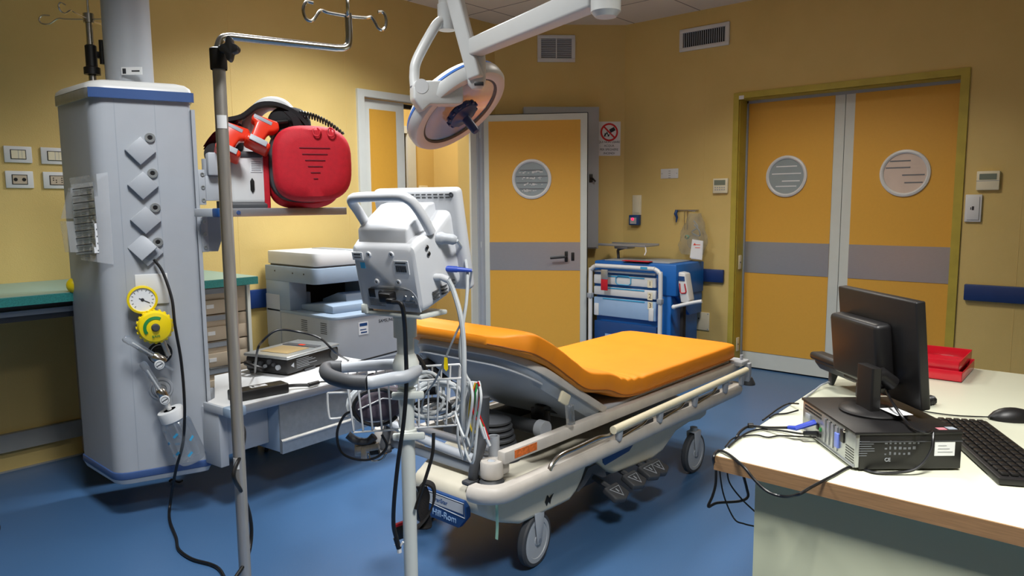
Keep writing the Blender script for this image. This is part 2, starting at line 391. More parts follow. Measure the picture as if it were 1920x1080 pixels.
for k in range(46):
    yv = random.choice([.33, .04, -.28, -.58])+random.uniform(-.05, .05); lim = math.sqrt(max(0, .78**2-yv*yv))
    xv = random.uniform(-lim, lim*.8); m.box(xv*.165, (xv+random.uniform(.05, .16))*.165, yv*.165, yv*.165+random.uniform(.004, .012), .003, .005)
m.build('torn_tape', WHITE, d)
hp = leafpt(1062, 481); lp = leafpt(1074, 481)
m = MB(LF); m.box(hp.x-.014, hp.x+.012, -.016, -.004, hp.z-.045, hp.z+.045, .005)
m.cyl((hp.x, -.01, hp.z), (hp.x, -.055, hp.z), .009, n=12); m.tube([(hp.x, -.052, hp.z), (hp.x-.05, -.056, hp.z-.003), (hp.x-.13, -.05, hp.z-.01)], .0095, 10)
m.build('door_handle', BLACK, d)
MB(LF).box(lp.x-.013, lp.x+.013, -.012, -.004, lp.z-.035, lp.z+.035, .005).build('lock_plate', BLACK, d)
for py in (250, 455, 655):
    q = leafpt(900, py); MB(LF).box(-.05, -.004, -.006, .004, q.z-.04, q.z+.01).build('hinge', FRAMEW, d)
MB(LF).box(-.012, 0, -.002, .03, .02, 2.06).build('hinge_stile', MGREY, d)
m = MB(); m.box(4.402, 4.43, YL-.03, YL+.01, 0, 2.13).box(4.43, 4.452, YL-.055, YL-.02, 0, 2.10); struct(m.build('trim_5', LGREY))

# ---- double door in the right wall
DX = 5.592
for k, (ya, yb, st, yc, zc, R) in enumerate([(1.726, 2.457, 0, 2.131, 1.526, .158), (.985, 1.722, 1, 1.314, 1.522, .162)]):
    d = MB().box(DX, DX+.05, ya, yb, .012, 2.115).build('door_3' if k == 0 else 'door_4', FRAMEW); struct(d)
    pa, pb = (ya+.07, yb) if k == 0 else (ya, yb-.065)
    MB().box(DX-.004, DX+.002, pa, pb, .139, 2.112).build('door_panel', ORANGE, d)
    MB().box(DX-.007, DX-.003, pa, pb, .776, 1.022).build('steel_band', STEEL, d)
    MP = wallM('R', (DX-.005, yc, zc)); strips_mat = INKG if k else PAPER
    porthole(MP, R, d, GLASSW if k else GLASSF, [(.5, -.6, .2), (.22, -.75, .2), (-.1, -.1, .76), (-.42, .0, .7)] if k else [(.45, -.5, .5), (.1, -.7, .7), (-.25, -.2, .65), (-.5, -.5, .5)])
MB().box(DX+.06, DX+.1, .9, 2.6, 0, 2.3).build('recess_back', DARKGAP)['kind'] = 'structure'
m = MB(); e_ = .006
m.box(XR-.012, XR+.01, 2.457, 2.50, 0, 2.165).box(XR-.012, XR+.01, .935, .985, 0, 2.165).box(XR-.012, XR+.01, .985, 2.457, 2.12, 2.165)
m.box(XR+.011, DX+.06, 2.452, 2.4575, 0, 2.114).box(XR+.011, DX+.06, .9845, .99, 0, 2.114).box(XR+.011, DX+.06, .985, 2.457, 2.115, 2.121)
struct(m.build('trim_2', OLIVE))
struct(MB().box(DX-.02, DX, 2.440, 2.452, 0, 2.115).box(DX-.02, DX, .99, 2.452, 2.095, 2.115).build('trim_6', MGREY))

# ================================================================ THINGS ON THE WALLS
def plate(name, label, cat, wl, a, b, depth=.01, m=WHITE, group=None, bev=.003):
    M, hw, hh = wrect(wl, a, b); t = thing(name, label, cat, M, group)
    MB(M).box(-hw, hw, -hh, hh, 0, depth, bev).build('faceplate', m, t); return t, M, hw, hh
for lab, a, b, kind in [('white wall plate with blank cream insert, upper left of four left of the pendant', (5, 273), (60.5, 306), 0), ('white wall plate with blank cream insert, upper right of four, touching the pendant edge', (74.5, 276), (129, 309), 0),
                        ('white wall plate with two dark round sockets, lower left of the four', (8, 320), (63.5, 353), 1), ('white wall plate with small pin sockets, lower right of the four', (79, 322), (134, 354), 2)]:
    t, M, hw, hh = plate('wall_socket', lab, 'wall socket', 'L', a, b, .009, WHITE, 'socket plates on the yellow wall')
    MB(M).box(-hw*.56, hw*.56, -hh*.58, hh*.58, .008, .0105).build('insert_rim', BLACK, t)
    MB(M).box(-hw*.5, hw*.5, -hh*.5, hh*.5, .0105, .012).build('insert', CREAM if kind == 0 else DRAWERM, t)
    if kind == 0: MB(M).box(-.001, .001, -hh*.5, hh*.5, .012, .0124).box(hw*.25, hw*.27, -hh*.5, hh*.5, .012, .0124).build('insert_seam', MGREY, t)
    if kind == 1:
        for sx in (-.3, .3): MB(M).lathe([(0, .0135), (hh*.2, .0135), (hh*.22, .011)], Matrix.Translation((sx*hw, 0, 0)), 14).build('socket_hole', BLACK, t)
    if kind == 2:
        m = MB(M)
        for ux, uy in [(-.3, 0), (-.1, 0), (.3, 0), (.3, .25), (.3, -.25), (-.3, .25), (-.1, -.25)]: m.lathe([(0, .013), (.003, .013), (.003, .011)], Matrix.Translation((ux*hw, uy*hh, 0)), 8)
        m.build('socket_hole', BLACK, t)
# vents
def vent(label, wl, a, b, nslat, vertical):
    M, hw, hh = wrect(wl, a, b); t = thing('air_vent', label, 'air vent', M); f = .03
    MB(M).box(-hw, hw, -hh, -hh+f, 0, .016, .003).box(-hw, hw, hh-f, hh, 0, .016, .003).box(-hw, -hw+f, -hh+f, hh-f, 0, .016).box(hw-f, hw, -hh+f, hh-f, 0, .016).build('vent_frame', WHITE, t)
    MB(M).box(-hw+f, hw-f, -hh+f, hh-f, .0005, .002).build('duct_back', DARKGAP, t)
    for k in range(nslat):
        m = MB(M)
        if vertical:
            x = -hw+f+(2*hw-2*f)*(k+.5)/nslat; m.box(-.0035, .0035, -hh+f, hh-f, -.0004, .011, M=Matrix.Translation((x, 0, .003)) @ Matrix.Rotation(.5, 4, 'Y'))
        else:
            y = -hh+f+(2*hh-2*f)*(k+.5)/nslat; m.box(-hw+f, hw-f, -.0045, .0045, 0, .006, M=Matrix.Translation((0, y, .004)) @ Matrix.Rotation(.7, 4, 'X'))
        m.build('slat', MGREY if vertical else LGREY, t)
    if not vertical: MB(M).box(-.004, .004, -hh+f, hh-f, .009, .014).build('mullion', WHITE, t)
vent('square white vent with horizontal slats high on the diagonal back wall', 'B', (1007.5, 66), (1078, 117), 11, False)
vent('wide white vent with vertical slats high on the wall beside the double door', 'R', (1276, 57), (1368, 84), 20, True)
# electrical cabinet behind the open door
M, hw, hh = wrect('B', (980, 203), (1118, 465)); t = thing('electrical_cabinet', 'tall grey wall cabinet mostly hidden behind the open door', 'cabinet', M)
MB(M).box(-hw, hw, -hh, hh, 0, .10, .004).build('body', LGREY, t); MB(M).box(-hw+.012, hw-.012, -hh+.012, hh-.012, .1, .112, .002).build('cabinet_door', LGREY, t)
q = M.inverted() @ wpt('B', 1107, 335); m = MB(M); m.box(q.x-.03, q.x, q.y-.035, q.y+.035, .112, .12, .003); m.cyl((q.x-.012, q.y, .12), (q.x-.012, q.y, .14), .01, n=10); m.tube([(q.x-.012, q.y+.005, .138), (q.x+.02, q.y-.03, .142)], .008, 8); m.build('latch_handle', BLACK, t)
# safety sign
M, hw, hh = wrect('B', (1121, 228), (1163, 292)); t = thing('safety_sign', 'white safety sign with red prohibition ring, right of the open door', 'sign', M)
MB(M).box(-hw, hw, -hh, hh, 0, .003, .001).build('sign_board', PAPER, t)
cy = hh*.38; R0 = hw*.78
MB(M).lathe([(R0*.8, .0032), (R0*.8, .0042), (R0, .0042), (R0, .0032)], Matrix.Translation((0, cy, 0)), 40).box(-R0*.85, R0*.85, -R0*.09, R0*.09, .0034, .0044, M=Matrix.Translation((0, cy, 0)) @ Matrix.Rotation(-math.pi/4, 4, 'Z')).build('prohibition_ring', mat('sign_red', (200, 16, 30), .5), t)
m = MB(M); m.box(-.024, .024, -.016, .016, .0032, .0038, M=Matrix.Translation((R0*.35, cy+R0*.25, 0)) @ Matrix.Rotation(.5, 4, 'Z'))
m.prism([(-.026, -.02), (.02, -.02), (.026, .002), (.012, -.004), (.004, .026), (-.008, .006), (-.016, .012)], .0032, .0038, 'xy', M=Matrix.Translation((-R0*.28, cy-R0*.22, 0))).build('pictogram', INK, t)
MB(M).prism([(-.012, -.018), (.01, -.018), (.006, -.004), (-.002, .004)], .0038, .0041, 'xy', M=Matrix.Translation((-R0*.28, cy-R0*.22, 0))).build('flame_centre', PAPER, t)
for k, s_ in enumerate(['QUI NON USARE', 'ACQUA', 'PER SPEGNERE', 'INCENDI']):
    text('lettering', s_, .026, M @ Matrix.Translation((0, -hh*.2-k*.032, .0035)), INK, t, sx=.95)
# blank plate, switch with plug, keypad
t, M, hw, hh = plate('blank_plate', 'white rectangular blank plate with faint print beside the corner', 'wall plate', 'R', (1239.5, 317), (1272, 334), .006)
m = MB(M)
for k in range(4): m.box(-.008, .012, hh*.5-k*.018-.002, hh*.5-k*.018+.002, .006, .0064)
m.build('printed_marks', INKG, t)
for sx in (-.85, .85): MB(M).lathe([(0, .0072), (.004, .0068), (.0045, .006)], Matrix.Translation((sx*hw, 0, 0)), 8).build('screw', MGREY, t)
t, M, hw, hh = plate('light_switch', 'tall cream rocker switch above the blue plug-in device', 'light switch', 'R', (1187, 366), (1203, 403), .01, CREAM)
MB(M).box(-hw*.6, hw*.6, -hh*.8, hh*.8, .009, .015, .002).build('rocker', CREAM, t)
M, hw, hh = wrect('R', (1184, 403), (1202, 422)); t = thing('plug_in_device', 'small blue plug-in device with a red light below the cream switch', 'plug-in device', M)
MB(M).box(-hw, hw, -hh, hh, 0, .045, .006).build('housing', DBLUE, t); MB(M).box(-hw*.7, hw*.6, -hh*.75, hh*.5, .045, .047).build('label_panel', LGREY, t); MB(M).ell((-hw*.15, hh*.2, .048), (.013, .012, .004)).build('indicator_light', REDLED, t)
t, M, hw, hh = plate('thermostat', 'cream thermostat with buttons left of the double door', 'thermostat', 'R', (1339, 335), (1366, 362), .022, CREAM, bev=.005)
MB(M).box(-hw*.8, hw*.7, hh*.1, hh*.78, .021, .024).build('screen', LCD, t)
for k in range(5):
    for j in range(2): MB(M).box(-hw*.7+k*hw*.3, -hw*.7+k*hw*.3+.009, -hh*.3-j*hh*.3, -hh*.3-j*hh*.3+.008, .021, .025).build('button', MGREY, t)
t, M, hw, hh = plate('thermostat', 'cream thermostat right of the double door above the white switch', 'thermostat', 'R', (1833, 321.5), (1874, 356), .024, CREAM, bev=.004)
MB(M).box(-hw*.75, hw*.75, hh*.1, hh*.72, .023, .026).build('screen', LCD, t); MB(M).box(-hw, hw, -hh*.05, 0, .024, .0245).build('case_seam', MGREY, t)
t, M, hw, hh = plate('light_switch', 'white raised wall switch right of the double door', 'light switch', 'R', (1811.5, 365), (1839.5, 416), .016, WHITE, bev=.004)
MB(M).box(-hw*.75, hw*.75, -hh*.85, hh*.85, .015, .022, .003).build('rocker', WHITE, t); MB(M).box(-.006, .006, -.012, .012, .022, .0225).box(-.014, -.009, -.01, .006, .022, .0225).build('printed_symbol', INK, t)
t, M, hw, hh = plate('junction_box_cover', 'low cream square cover plate beside the blue cart', 'wall plate', 'R', (1296, 583), (1330, 620), .008, CREAM)
for sx, sy in ((.85, .85), (.85, -.85)): MB(M).lathe([(0, .01), (.004, .0095), (.005, .008)], Matrix.Translation((sx*hw, sy*hh, 0)), 8).build('screw', MGREY, t)
MB(M).lathe([(0, .0105), (.006, .010), (.007, .008)], Matrix.Translation((-.01, .02, 0)), 10).build('knob', BLACK, t)
for lab, zz in (('cream socket plate in the left door reveal at stripe height', .86), ('cream socket plate low in the left door reveal', .20)):
    M = axes((XR+.07, 2.452, zz), (1, 0, 0), (0, 0, 1), (0, -1, 0)); t = thing('reveal_socket', lab, 'wall socket', M, 'socket plates in the door reveal')
    MB(M).box(-.022, .022, -.055, .055, 0, .008, .002).build('faceplate', CREAM, t); MB(M).lathe([(0, .0095), (.006, .0095), (.006, .008)], None, 12).build('socket_hole', BLACK, t)
M, hw, hh = wrect('R', (1387, 180), (1396, 186), .012); tag(MB(M).box(-hw, hw, -hh, hh, 0, .001).build('door_sticker', PAPER), 'tiny white sticker on the top left corner of the double door surround', 'sticker')
# bumper rails
for lab, wl, x0, x1, z0, z1 in [('navy wall bumper rail between the drawers and the printer', 'L', 1.9, 3.0, .684, .803), ('short navy wall bumper rail beside the blue cart', 'R', 2.542, 3.3, .697, .800), ('navy wall bumper rail right of the double door', 'R', -1.0, .893, .694, .798)]:
    m = MB()
    if wl == 'L': m.box(x0, x1, YL-.028, YL, z0, z1, .006)
    else: m.box(XR-.028, XR, x0, x1, z0, z1, .006)
    tag(m.build('bumper_rail', NAVY), lab, 'bumper rail')
# wire bracket with hanging bag
q = wpt('R', 1290, 394); M = wallM('R', (XR, q.y, q.z)); s1 = M.inverted() @ wpt('R', 1270, 391); s2 = M.inverted() @ wpt('R', 1311, 391)
t = thing('wire_bracket', 'small chrome wire bracket on the wall above the cart', 'bracket', M)
MB(M).tube([(s1.x, 0, .01), (s2.x, 0, .01)], .004, 8).tube([(s2.x, 0, .01), (s2.x, -.01, .07), (s2.x-.05, .0, .08)], .003, 8).tube([(0, 0, .0), (0, -.01, .06), (.005, -.16, .06)], .003, 8).tube([(0, 0, .006), (0, -.16, .006)], .004, 8).build('wire_frame', CHROME, t)
MB(M).tube([(s1.x+.005, 0, .02), (s1.x, -.03, .03), (s1.x+.012, -.06, .025), (s1.x+.002, -.1, .02)], [.012, .014, .010, .004], 8).build('blue_tie', DBLUE, t)
# clear bag with mask
q = wpt('R', 1311, 430); M = wallM('R', (XR, q.y, q.z), .075)
t = thing('clear_bag', 'crumpled clear plastic bag of tubing hanging above the blue cart', 'plastic bag', M)
rows = []
for j in range(15):
    v = j/14; z = .13-v*.33; wd = .045+.075*math.sin(min(1, v*1.25)*math.pi/2)-.03*max(0, v-.8)*5; wd = max(wd, .05)
    rows.append([M @ Vector((wd*math.cos(a)*(1+.12*math.sin(5*a+j))-.02*v, z, .045*math.sin(a)*(1+.2*math.sin(3*a+j*.7)))) for a in [2*math.pi*k/20 for k in range(20)]])
MB().grid(rows, True, True).build('bag_film', BAGP, t)
MB(M).ell((-.01, -.1, 0), (.055, .06, .03)).build('mask_shell', BAGP, t); MB(M).lathe([(.016, 0), (.018, .02), (.012, .03)], Matrix.Translation((-.06, -.06, .0)), 14).build('mask_port', mat('mask_green', (96, 176, 160), .4), t)
MB(M).tube([(-.01, .07, 0), (.03, .02, .01), (-.02, -.02, .01), (.04, -.05, 0), (.05, -.01, .02), (.0, .04, .01)], .005, 8, smooth=6).build('coiled_tubing', MGREY, t)
q = wpt('R', 1322, 466); M = wallM('R', (XR-.012, q.y, q.z), .13)
o = MB(M).box(-.05, .045, -.075, .075, 0, .002, M=Matrix.Rotation(-.12, 4, 'Z')).box(-.045, .05, -.08, .07, -.004, -.002, M=Matrix.Rotation(-.05, 4, 'Z')).build('paper_tag', PAPER); tag(o, 'white paper leaflets hanging in front of the clear bag', 'paper')
MB(M).prism([(-.035, .03), (-.022, .05), (-.012, .03)], .0022, .003, 'xy', M=Matrix.Rotation(-.12, 4, 'Z')).box(-.01, .03, .035, .04, .0022, .003).box(-.015, .03, .012, .016, .0022, .003).build('printed_logo', ROR, o)

# ================================================================ THE STRETCHER
BO = Vector((1.974, 1.62, 0)); BF = frame(BO); BW = .66
bed = thing('hospital_stretcher', 'hospital stretcher with raised backrest, grey rails and four big casters', 'stretcher', BF)
# moulded base shell
prof = [(-.27, .355), (-.28, .32), (-.27, .275), (-.2, .235), (-.1, .196), (.19, .190), (.235, .215), (.27, .25), (.30, .296), (.36, .298), (.42, .25), (.5, .208), (.8, .185), (.9, .20), (1.02, .262), (1.16, .275), (1.27, .262), (1.33, .27), (1.34, .345), (1.2, .365), (.9, .36), (.2, .345), (-.2, .37)]
m = MB(BF).prism(prof, -.005, BW-.03, 'xz', bev=.02, seg=3)
for v in m.bm.verts:      # the far head corner of the shell is tapered
    l = BF.inverted() @ v.co
    if l.y > .3 and l.x < .12: k_ = min(1, (.12-l.x)/.35); l.y = l.y-(l.y-.3)*.8*k_; v.co = BF @ l
base = m.build('base_shell', BEIGE, bed)
MB(BF).prism([(.235, .215), (.25, .235), (.29, .282), (.30, .292), (.36, .294), (.42, .248), (.43, .22), (.40, .225), (.33, .262), (.28, .23)], -.008, .0, 'xz').build('pedal_arch', DGREY, base)
MB(BF).box(.0, 1.1, .1, .52, .14, .26, .02).build('undercarriage', DGREY, bed)
MB(BF).prism([(.09, .0), (.105, .022), (.115, .008), (.14, .018), (.125, .0), (.12, -.016), (.11, -.004), (.10, -.018)], -.0082, -.0068, 'xz', M=Matrix.Translation((-.06, 0, .24))).build('cracked_hole', DARKGAP, base)
# maker's plate on the head end and blue patch on the side
m = MB(BF).prism([(y_+.025, z_) for y_, z_ in ((.055, .30), (.055, .262), (.095, .215), (.235, .215), (.275, .262), (.275, .30), (.262, .318), (.068, .318))], -.292, -.27, 'yz', bev=.002)
pl = m.build('name_plate', DBLUE, bed)
MP = axes(BO+Vector((-.292, .19, .268)), (0, -1, 0), (0, 0, 1), (-1, 0, 0))
MB(MP).tube([(-.1, .043, .001), (.1, .043, .001), (.104, -.008, .001), (.02, -.005, .001), (-.102, .002, .001)], .0016, 6, closed=True).build('plate_border', LGREY, pl)
MB(MP).box(-.094, .096, .004, .038, .0, .0016).build('logo_panel', LGREY, pl)
text('lettering', 'TranStar', .022, MP @ Matrix.Translation((-.02, .022, .0018)), DBLUE, pl)
text('lettering', 'Hill-Rom', .034, MP @ Matrix.Translation((0, -.028, .0008)), LBLUE, pl)
MB(BF).prism([(.40, .325), (.61, .342), (.63, .30), (.6, .282), (.42, .27), (.405, .285)], -.0085, -.0045, 'xz', bev=.001).build('side_plate', DBLUE, base)
# casters
def caster(M, parent, name='caster', R=.1, w_=.034):
    c_ = MB(M).tube([(0, .0, R*2.3), (0, 0, R*2.02)], .018, 14).build(name, MGREY, parent)
    m = MB(M); 
    for sy in (-1, 1): m.prism([(-.03, R*2.1), (.035, R*2.1), (.028, R*1.4), (.014, R*.86), (-.012, R*.86), (-.018, R*1.3)], sy*(w_/2+.004)-.003, sy*(w_/2+.004)+.003, 'xz', bev=.002)
    m.box(-.03, .035, -w_/2-.006, w_/2+.006, R*2.06, R*2.14, .004); m.build('fork', LGREY, c_)
    MW = M @ axes((0, -w_/2, R), (1, 0, 0), (0, 0, -1), (0, 1, 0))
    MB(MW).lathe([(R*.84, 0), (R*.95, .002), (R, .008), (R, w_-.008), (R*.95, w_-.002), (R*.84, w_)], n=40).build('tyre', DGREY, c_)
    MB(MW).lathe([(0, .002), (R*.2, .0), (R*.22, .003), (R*.66, .003), (R*.68, .0), (R*.84, .001), (R*.84, w_-.001), (R*.68, w_), (R*.66, w_-.003), (R*.22, w_-.003), (R*.2, w_), (0, w_-.002)], n=40).build('wheel_disc', LGREY, c_)
    MB(MW).cyl((0, 0, -.008), (0, 0, w_+.008), .009, n=12).build('axle_bolt', STEEL, c_)
    return c_
for x, y, a in ((0, 0.02, 8), (1.236, 0.02, 0), (0, BW-.06, 14), (1.236, BW-.06, 0)): caster(BF @ frame((x, y, 0), a), bed)
# pedals
for x, z, a in ((.44, .158, 0), (.575, .172, 0), (.70, .174, 0), (.765, .172, 0)):
    MP = BF @ frame((x, -.05, z), 0, 24)
    p_ = MB(MP).prism([(-.052, -.03), (0, -.05), (.052, -.03), (.045, .04), (-.045, .04)], -.014, .014, 'xy', bev=.008, seg=3).tube([(0, .03, 0), (0, .12, -.01)], .012, 8).build('foot_pedal', DGREY, bed)
    MB(MP).tube([(-.032, .018, .0145), (.032, .018, .0145), (0, -.032, .0145)], .0022, 6, closed=True).box(-.003, .003, -.008, .01, .013, .0155).build('pedal_mark', LGREY, p_)
# bumper ring
def rrect(x0, x1, y0, y1, r, z, n=8):
    P = []
    for cx, cy, a in ((x1-r, y1-r, 0), (x0+r, y1-r, 90), (x0+r, y0+r, 180), (x1-r, y0+r, 270)):
        for k in range(n+1): t = math.radians(a+90*k/n); P.append((cx+r*math.cos(t), cy+r*math.sin(t), z))
    return P
def ring(B, path, w_, hgt, inner=.022):
    P = [Vector(p) for p in path]; m_ = len(P); rows = []
    for i in range(m_):
        t = (P[(i+1) % m_]-P[i-1]).normalized(); n_ = Vector((t.y, -t.x, 0))
        sec = [(w_, -hgt/2+.008), (w_+.006, 0), (w_, hgt/2-.008), (w_-.008, hgt/2), (-inner+.0, hgt/2), (-inner, hgt/2-.012), (0, hgt/2-.014), (0, -hgt/2+.01), (-inner, -hgt/2+.008), (-inner, -hgt/2), (w_-.008, -hgt/2)]
        rows.append([P[i]+n_*a+Vector((0, 0, b_)) for a, b_ in sec])
    rows.append(rows[0]); B.grid(rows, True); return B
def side_bumper(sy):
    P = []; r = .085; yo = -.05
    P.append((-.30, .045)); 
    for k in range(9): t = math.radians(180+90*k/8); P.append((-.30+r+r*math.cos(t), yo+r+r*math.sin(t)))
    for k in range(9): t = math.radians(270+90*k/8); P.append((1.61-.05+.05*math.cos(t), yo+.05+.05*math.sin(t)))
    P = [Vector((x if sy > 0 or x > .2 else .2+(x-.2)*.5, y if sy > 0 else BW-.03-y, .366)) for x, y in P]
    if sy < 0: P.reverse()
    rows = []
    for i in range(len(P)):
        t = (P[min(i+1, len(P)-1)]-P[max(i-1, 0)]).normalized(); n_ = Vector((t.y, -t.x, 0))
        sec = [(.022, -.02), (.028, 0), (.022, .02), (.014, .028), (-.022, .028), (-.022, .016), (0, .014), (0, -.018), (-.022, -.02), (-.022, -.028), (.014, -.028)]
        rows.append([P[i]+n_*a+Vector((0, 0, b_)) for a, b_ in sec])
    return MB(BF).grid(rows, True, True).build('bumper_rail', GREIGE, bed)
side_bumper(1); side_bumper(-1)
# frame rails
m = MB(BF)
m.box(-.2, 1.66, -.018, .018, .448, .492, .005)
m.build('side_frame', GREIGE, bed)
MB(BF).box(-.2, 1.66, BW-.05, BW-.015, .448, .492, .005).build('side_frame', GREIGE, bed)
m = MB(BF); m.tube([(-.21, .02, .44), (-.21, .25, .445), (-.22, .46, .47), (-.24, BW-.1, .50)], .017, 12, smooth=5); m.build('head_end_tube', LGREY, bed)
MB(BF).box(-.215, -.185, .02, BW-.05, .385, .42, .005).build('head_end_bar', MGREY, bed)
MB(BF).tube([(-.13, .08, .455), (-.13, BW-.08, .455)], .016, 12).build('head_end_cross_tube', STEEL, bed)
# corner castings with rubber cones
for (x, y, nm) in ((-.215, .03, 1), (-.215, BW-.05, 0)):
    k = MB(BF).lathe([(.0, .40), (.038, .40), (.04, .405), (.04, .452), (.037, .458), (.016, .458), (.014, .452), (0, .452)], Matrix.Translation((x, y, 0)), 24).box(x, x+.06, y-.03, y+.03, .405, .455, .006).build('corner_casting', GREIGE, bed)
    MB(BF).lathe([(0, .375), (.04, .375), (.044, .385), (.03, .402), (0, .402)], Matrix.Translation((x, y, 0)), 24).build('rubber_bumper', DGREY, k)
    MB(BF).lathe([(.014, .45), (.02, .45), (.02, .525), (.014, .525), (.014, .47), (0, .47)], Matrix.Translation((x+.05, y+.035, 0)), 18).build('pole_socket', LGREY, k)
MB(BF).box(-.15, -.03, -.0195, -.018, .458, .486).build('warning_label', RUST, bed)
# bellows, cross tube, strut
m = MB(BF); pr = [(0, .34)]
for k in range(8): z = .34+k*.022; r_ = .105-.005*k; pr += [(r_-.012, z), (r_, z+.006), (r_, z+.014), (r_-.012, z+.02)]
pr += [(0, .52)]; m.lathe(pr, Matrix.Translation((.02, .24, 0)), 32); m.build('bellows', DGREY, bed)
c_ = MB(BF).tube([(.14, .11, .47), (.16, BW-.02, .46)], .028, 16).build('cross_tube', DGREY, bed)
MB(BF).cyl((.139, .075, .47), (.1395, .112, .47), .034, n=24).build('end_cap', LGREY, c_)
MB(BF).box(.05, 1.2, .5, .56, .36, .42, .01).box(.05, 1.25, .1, .14, .4, .43, .006).build('inner_frame', DGREY, bed)
MB(BF).tube([(.20, .15, .535), (.40, .16, .46), (.62, .16, .385)], .014, 12).build('gas_strut', BLACK, bed)
MB(BF).box(.18, .23, .12, .17, .505, .545, .006).box(.185, .20, .1, .19, .48, .53, .003).build('strut_bracket', BLACK, bed)
# folded side rails (near and far)
for sy, y0 in ((1, -.075), (-1, BW+.05)):
    r_ = MB(BF).tube([(.375, y0, .442), (1.62, y0, .462)], .0165, 14).build('folded_side_rail', CREAM, bed)
    for x in (.42, .74, 1.06, 1.38, 1.57):
        MB(BF).prism([(x-.022, .448), (x+.022, .448), (x+.012, .395), (x-.004, .385), (x-.014, .395)], y0-.008, y0+.012, 'xz', bev=.004).build('rail_bracket', LGREY, r_)
    for x in (.42, .74, 1.06):
        MB(BF).tube([(x+.02, y0+.012, .39), (x+.1, y0+.012, .398), (x+.2, y0+.012, .41), (x+.26, y0+.012, .44), (x+.33, y0+.012, .445)], .006, 8, smooth=5).build('rail_link', CHROME, r_)
        MB(BF).box(x+.03, x+.3, y0+.02, y0+.035, .385, .41, .003).build('link_bar', DGREY, r_)
    MB(BF).tube([(-.02, y0+.012, .375), (.0, y0+.012, .405), (.05, y0+.012, .425), (.15, y0+.012, .427), (.28, y0+.012, .43), (.36, y0+.015, .42), (.4, y0+.02, .42)], .009, 10, smooth=5).build('release_bar', CHROME, r_)
# foot end bracket
m = MB(BF); m.box(1.60, 1.70, -.06, .04, .478, .505, .01).cyl((1.66, -.03, .5), (1.66, -.03, .53), .008, n=10).box(1.66, 1.69, -.075, -.04, .39, .49, .006)
k = m.build('foot_end_bracket', LGREY, bed)
MB(BF).lathe([(0, .37), (.034, .37), (.034, .378), (.018, .41), (0, .41)], Matrix.Translation((1.69, -.06, 0)), 20).build('rubber_bumper', DGREY, k)
MB(BF).box(1.60, 1.68, BW-.07, BW+.02, .47, .505, .01).build('foot_end_bracket', LGREY, bed)
MB(BF).box(1.63, 1.66, 0, BW-.05, .44, .48, .006).build('foot_end_bar', LGREY, bed)
# deck panels
MB(BF).box(.45, 1.60, .01, BW-.02, .492, .505, .004).build('deck_panel', LGREY, bed)
HX, HZ, TA = .44, .497, math.radians(30.5); LB = .60
def bk(t, y, n_=0.): return Vector((HX-t*math.cos(TA)+n_*math.sin(TA), y, HZ+t*math.sin(TA)+n_*math.cos(TA)))
def backshape(r, y0, y1, t0, t1, n=8):
    P = [(t0, y0), (t0, y1)]
    P += [(t1-r+r*math.sin(math.radians(90*k/n)), y1-r+r*math.cos(math.radians(90*k/n))) for k in range(n+1)]
    P += [(t1-r+r*math.cos(math.radians(90*k/n)), y0+r-r*math.sin(math.radians(90*k/n))) for k in range(n+1)]
    return P
MBK = axes(BO+Vector((HX, 0, HZ)), (-math.cos(TA), 0, math.sin(TA)), (0, 1, 0), (-math.sin(TA), 0, -math.cos(TA)))   # x up the backrest, z out of its underside
br_ = MB(MBK).prism(backshape(.17, .0, BW-.01, 0, LB), -.012, .018, 'xy', bev=.005).build('backrest_frame', GREIGE, bed)
rows = []
for kk_, dz in ((1, .018), (.985, .03), (.93, .06), (.78, .076), (.5, .082)):
    rows.append([MBK @ Vector((.05+(u-.05)*kk_, BW/2-.005+(v-BW/2+.005)*kk_, dz)) for u, v in backshape(.15, .012, BW-.022, .03, LB-.012)])
MB().grid(rows, True, True).build('backrest_shell', MGREY, br_)
MB(MBK).tube([(x, y, .046) for x, y in backshape(.15, .02, BW-.03, .05, LB-.02)], .0045, 6).build('shell_rim_tube', LGREY, br_)
MB(MBK).box(.27, .33, -.008, .006, .03, .075, .006).build('latch_plate', CREAM, br_)
MB(MBK).cyl((.28, -.018, .07), (.24, -.022, .13), .017, n=14).build('clear_latch', CLEAR, br_)
# dark hand control hanging under the far corner
MB(BF).box(-.10, -.03, .50, .54, .68, .72, .012).tube([(-.06, .5, .69), (0, .45, .62), (.08, .4, .56)], .012, 8).build('backrest_release_handle', BLACK, bed)
# curved push handle at the head end (dark grey rubber)
MB(BF).tube([(-.20, .075, .67), (-.205, .075, .55), (-.22, .075, .50), (-.245, .08, .44), (-.25, .085, .40), (-.235, .095, .385)], [.0165]*1+[.0165]*30, 12, smooth=6, flat=1.2).box(-.285, -.225, .07, .11, .372, .388, .006).build('push_handle', DGREY, bed)
MB(BF).box(-.285, -.225, BW-.11, BW-.07, .372, .388, .006).tube([(-.20, BW-.09, .6), (-.22, BW-.09, .5), (-.25, BW-.09, .40), (-.235, BW-.1, .385)], .0165, 12, smooth=6).build('push_handle', DGREY, bed)
MB(BF).strip([(-.24, -.015, .335), (-.242, -.017, .29), (-.238, -.014, .24), (-.246, -.018, .2)], .012, .001, (0, 1, 0)).build('green_tape', mat('green_tape', (150, 196, 176), .6), bed)

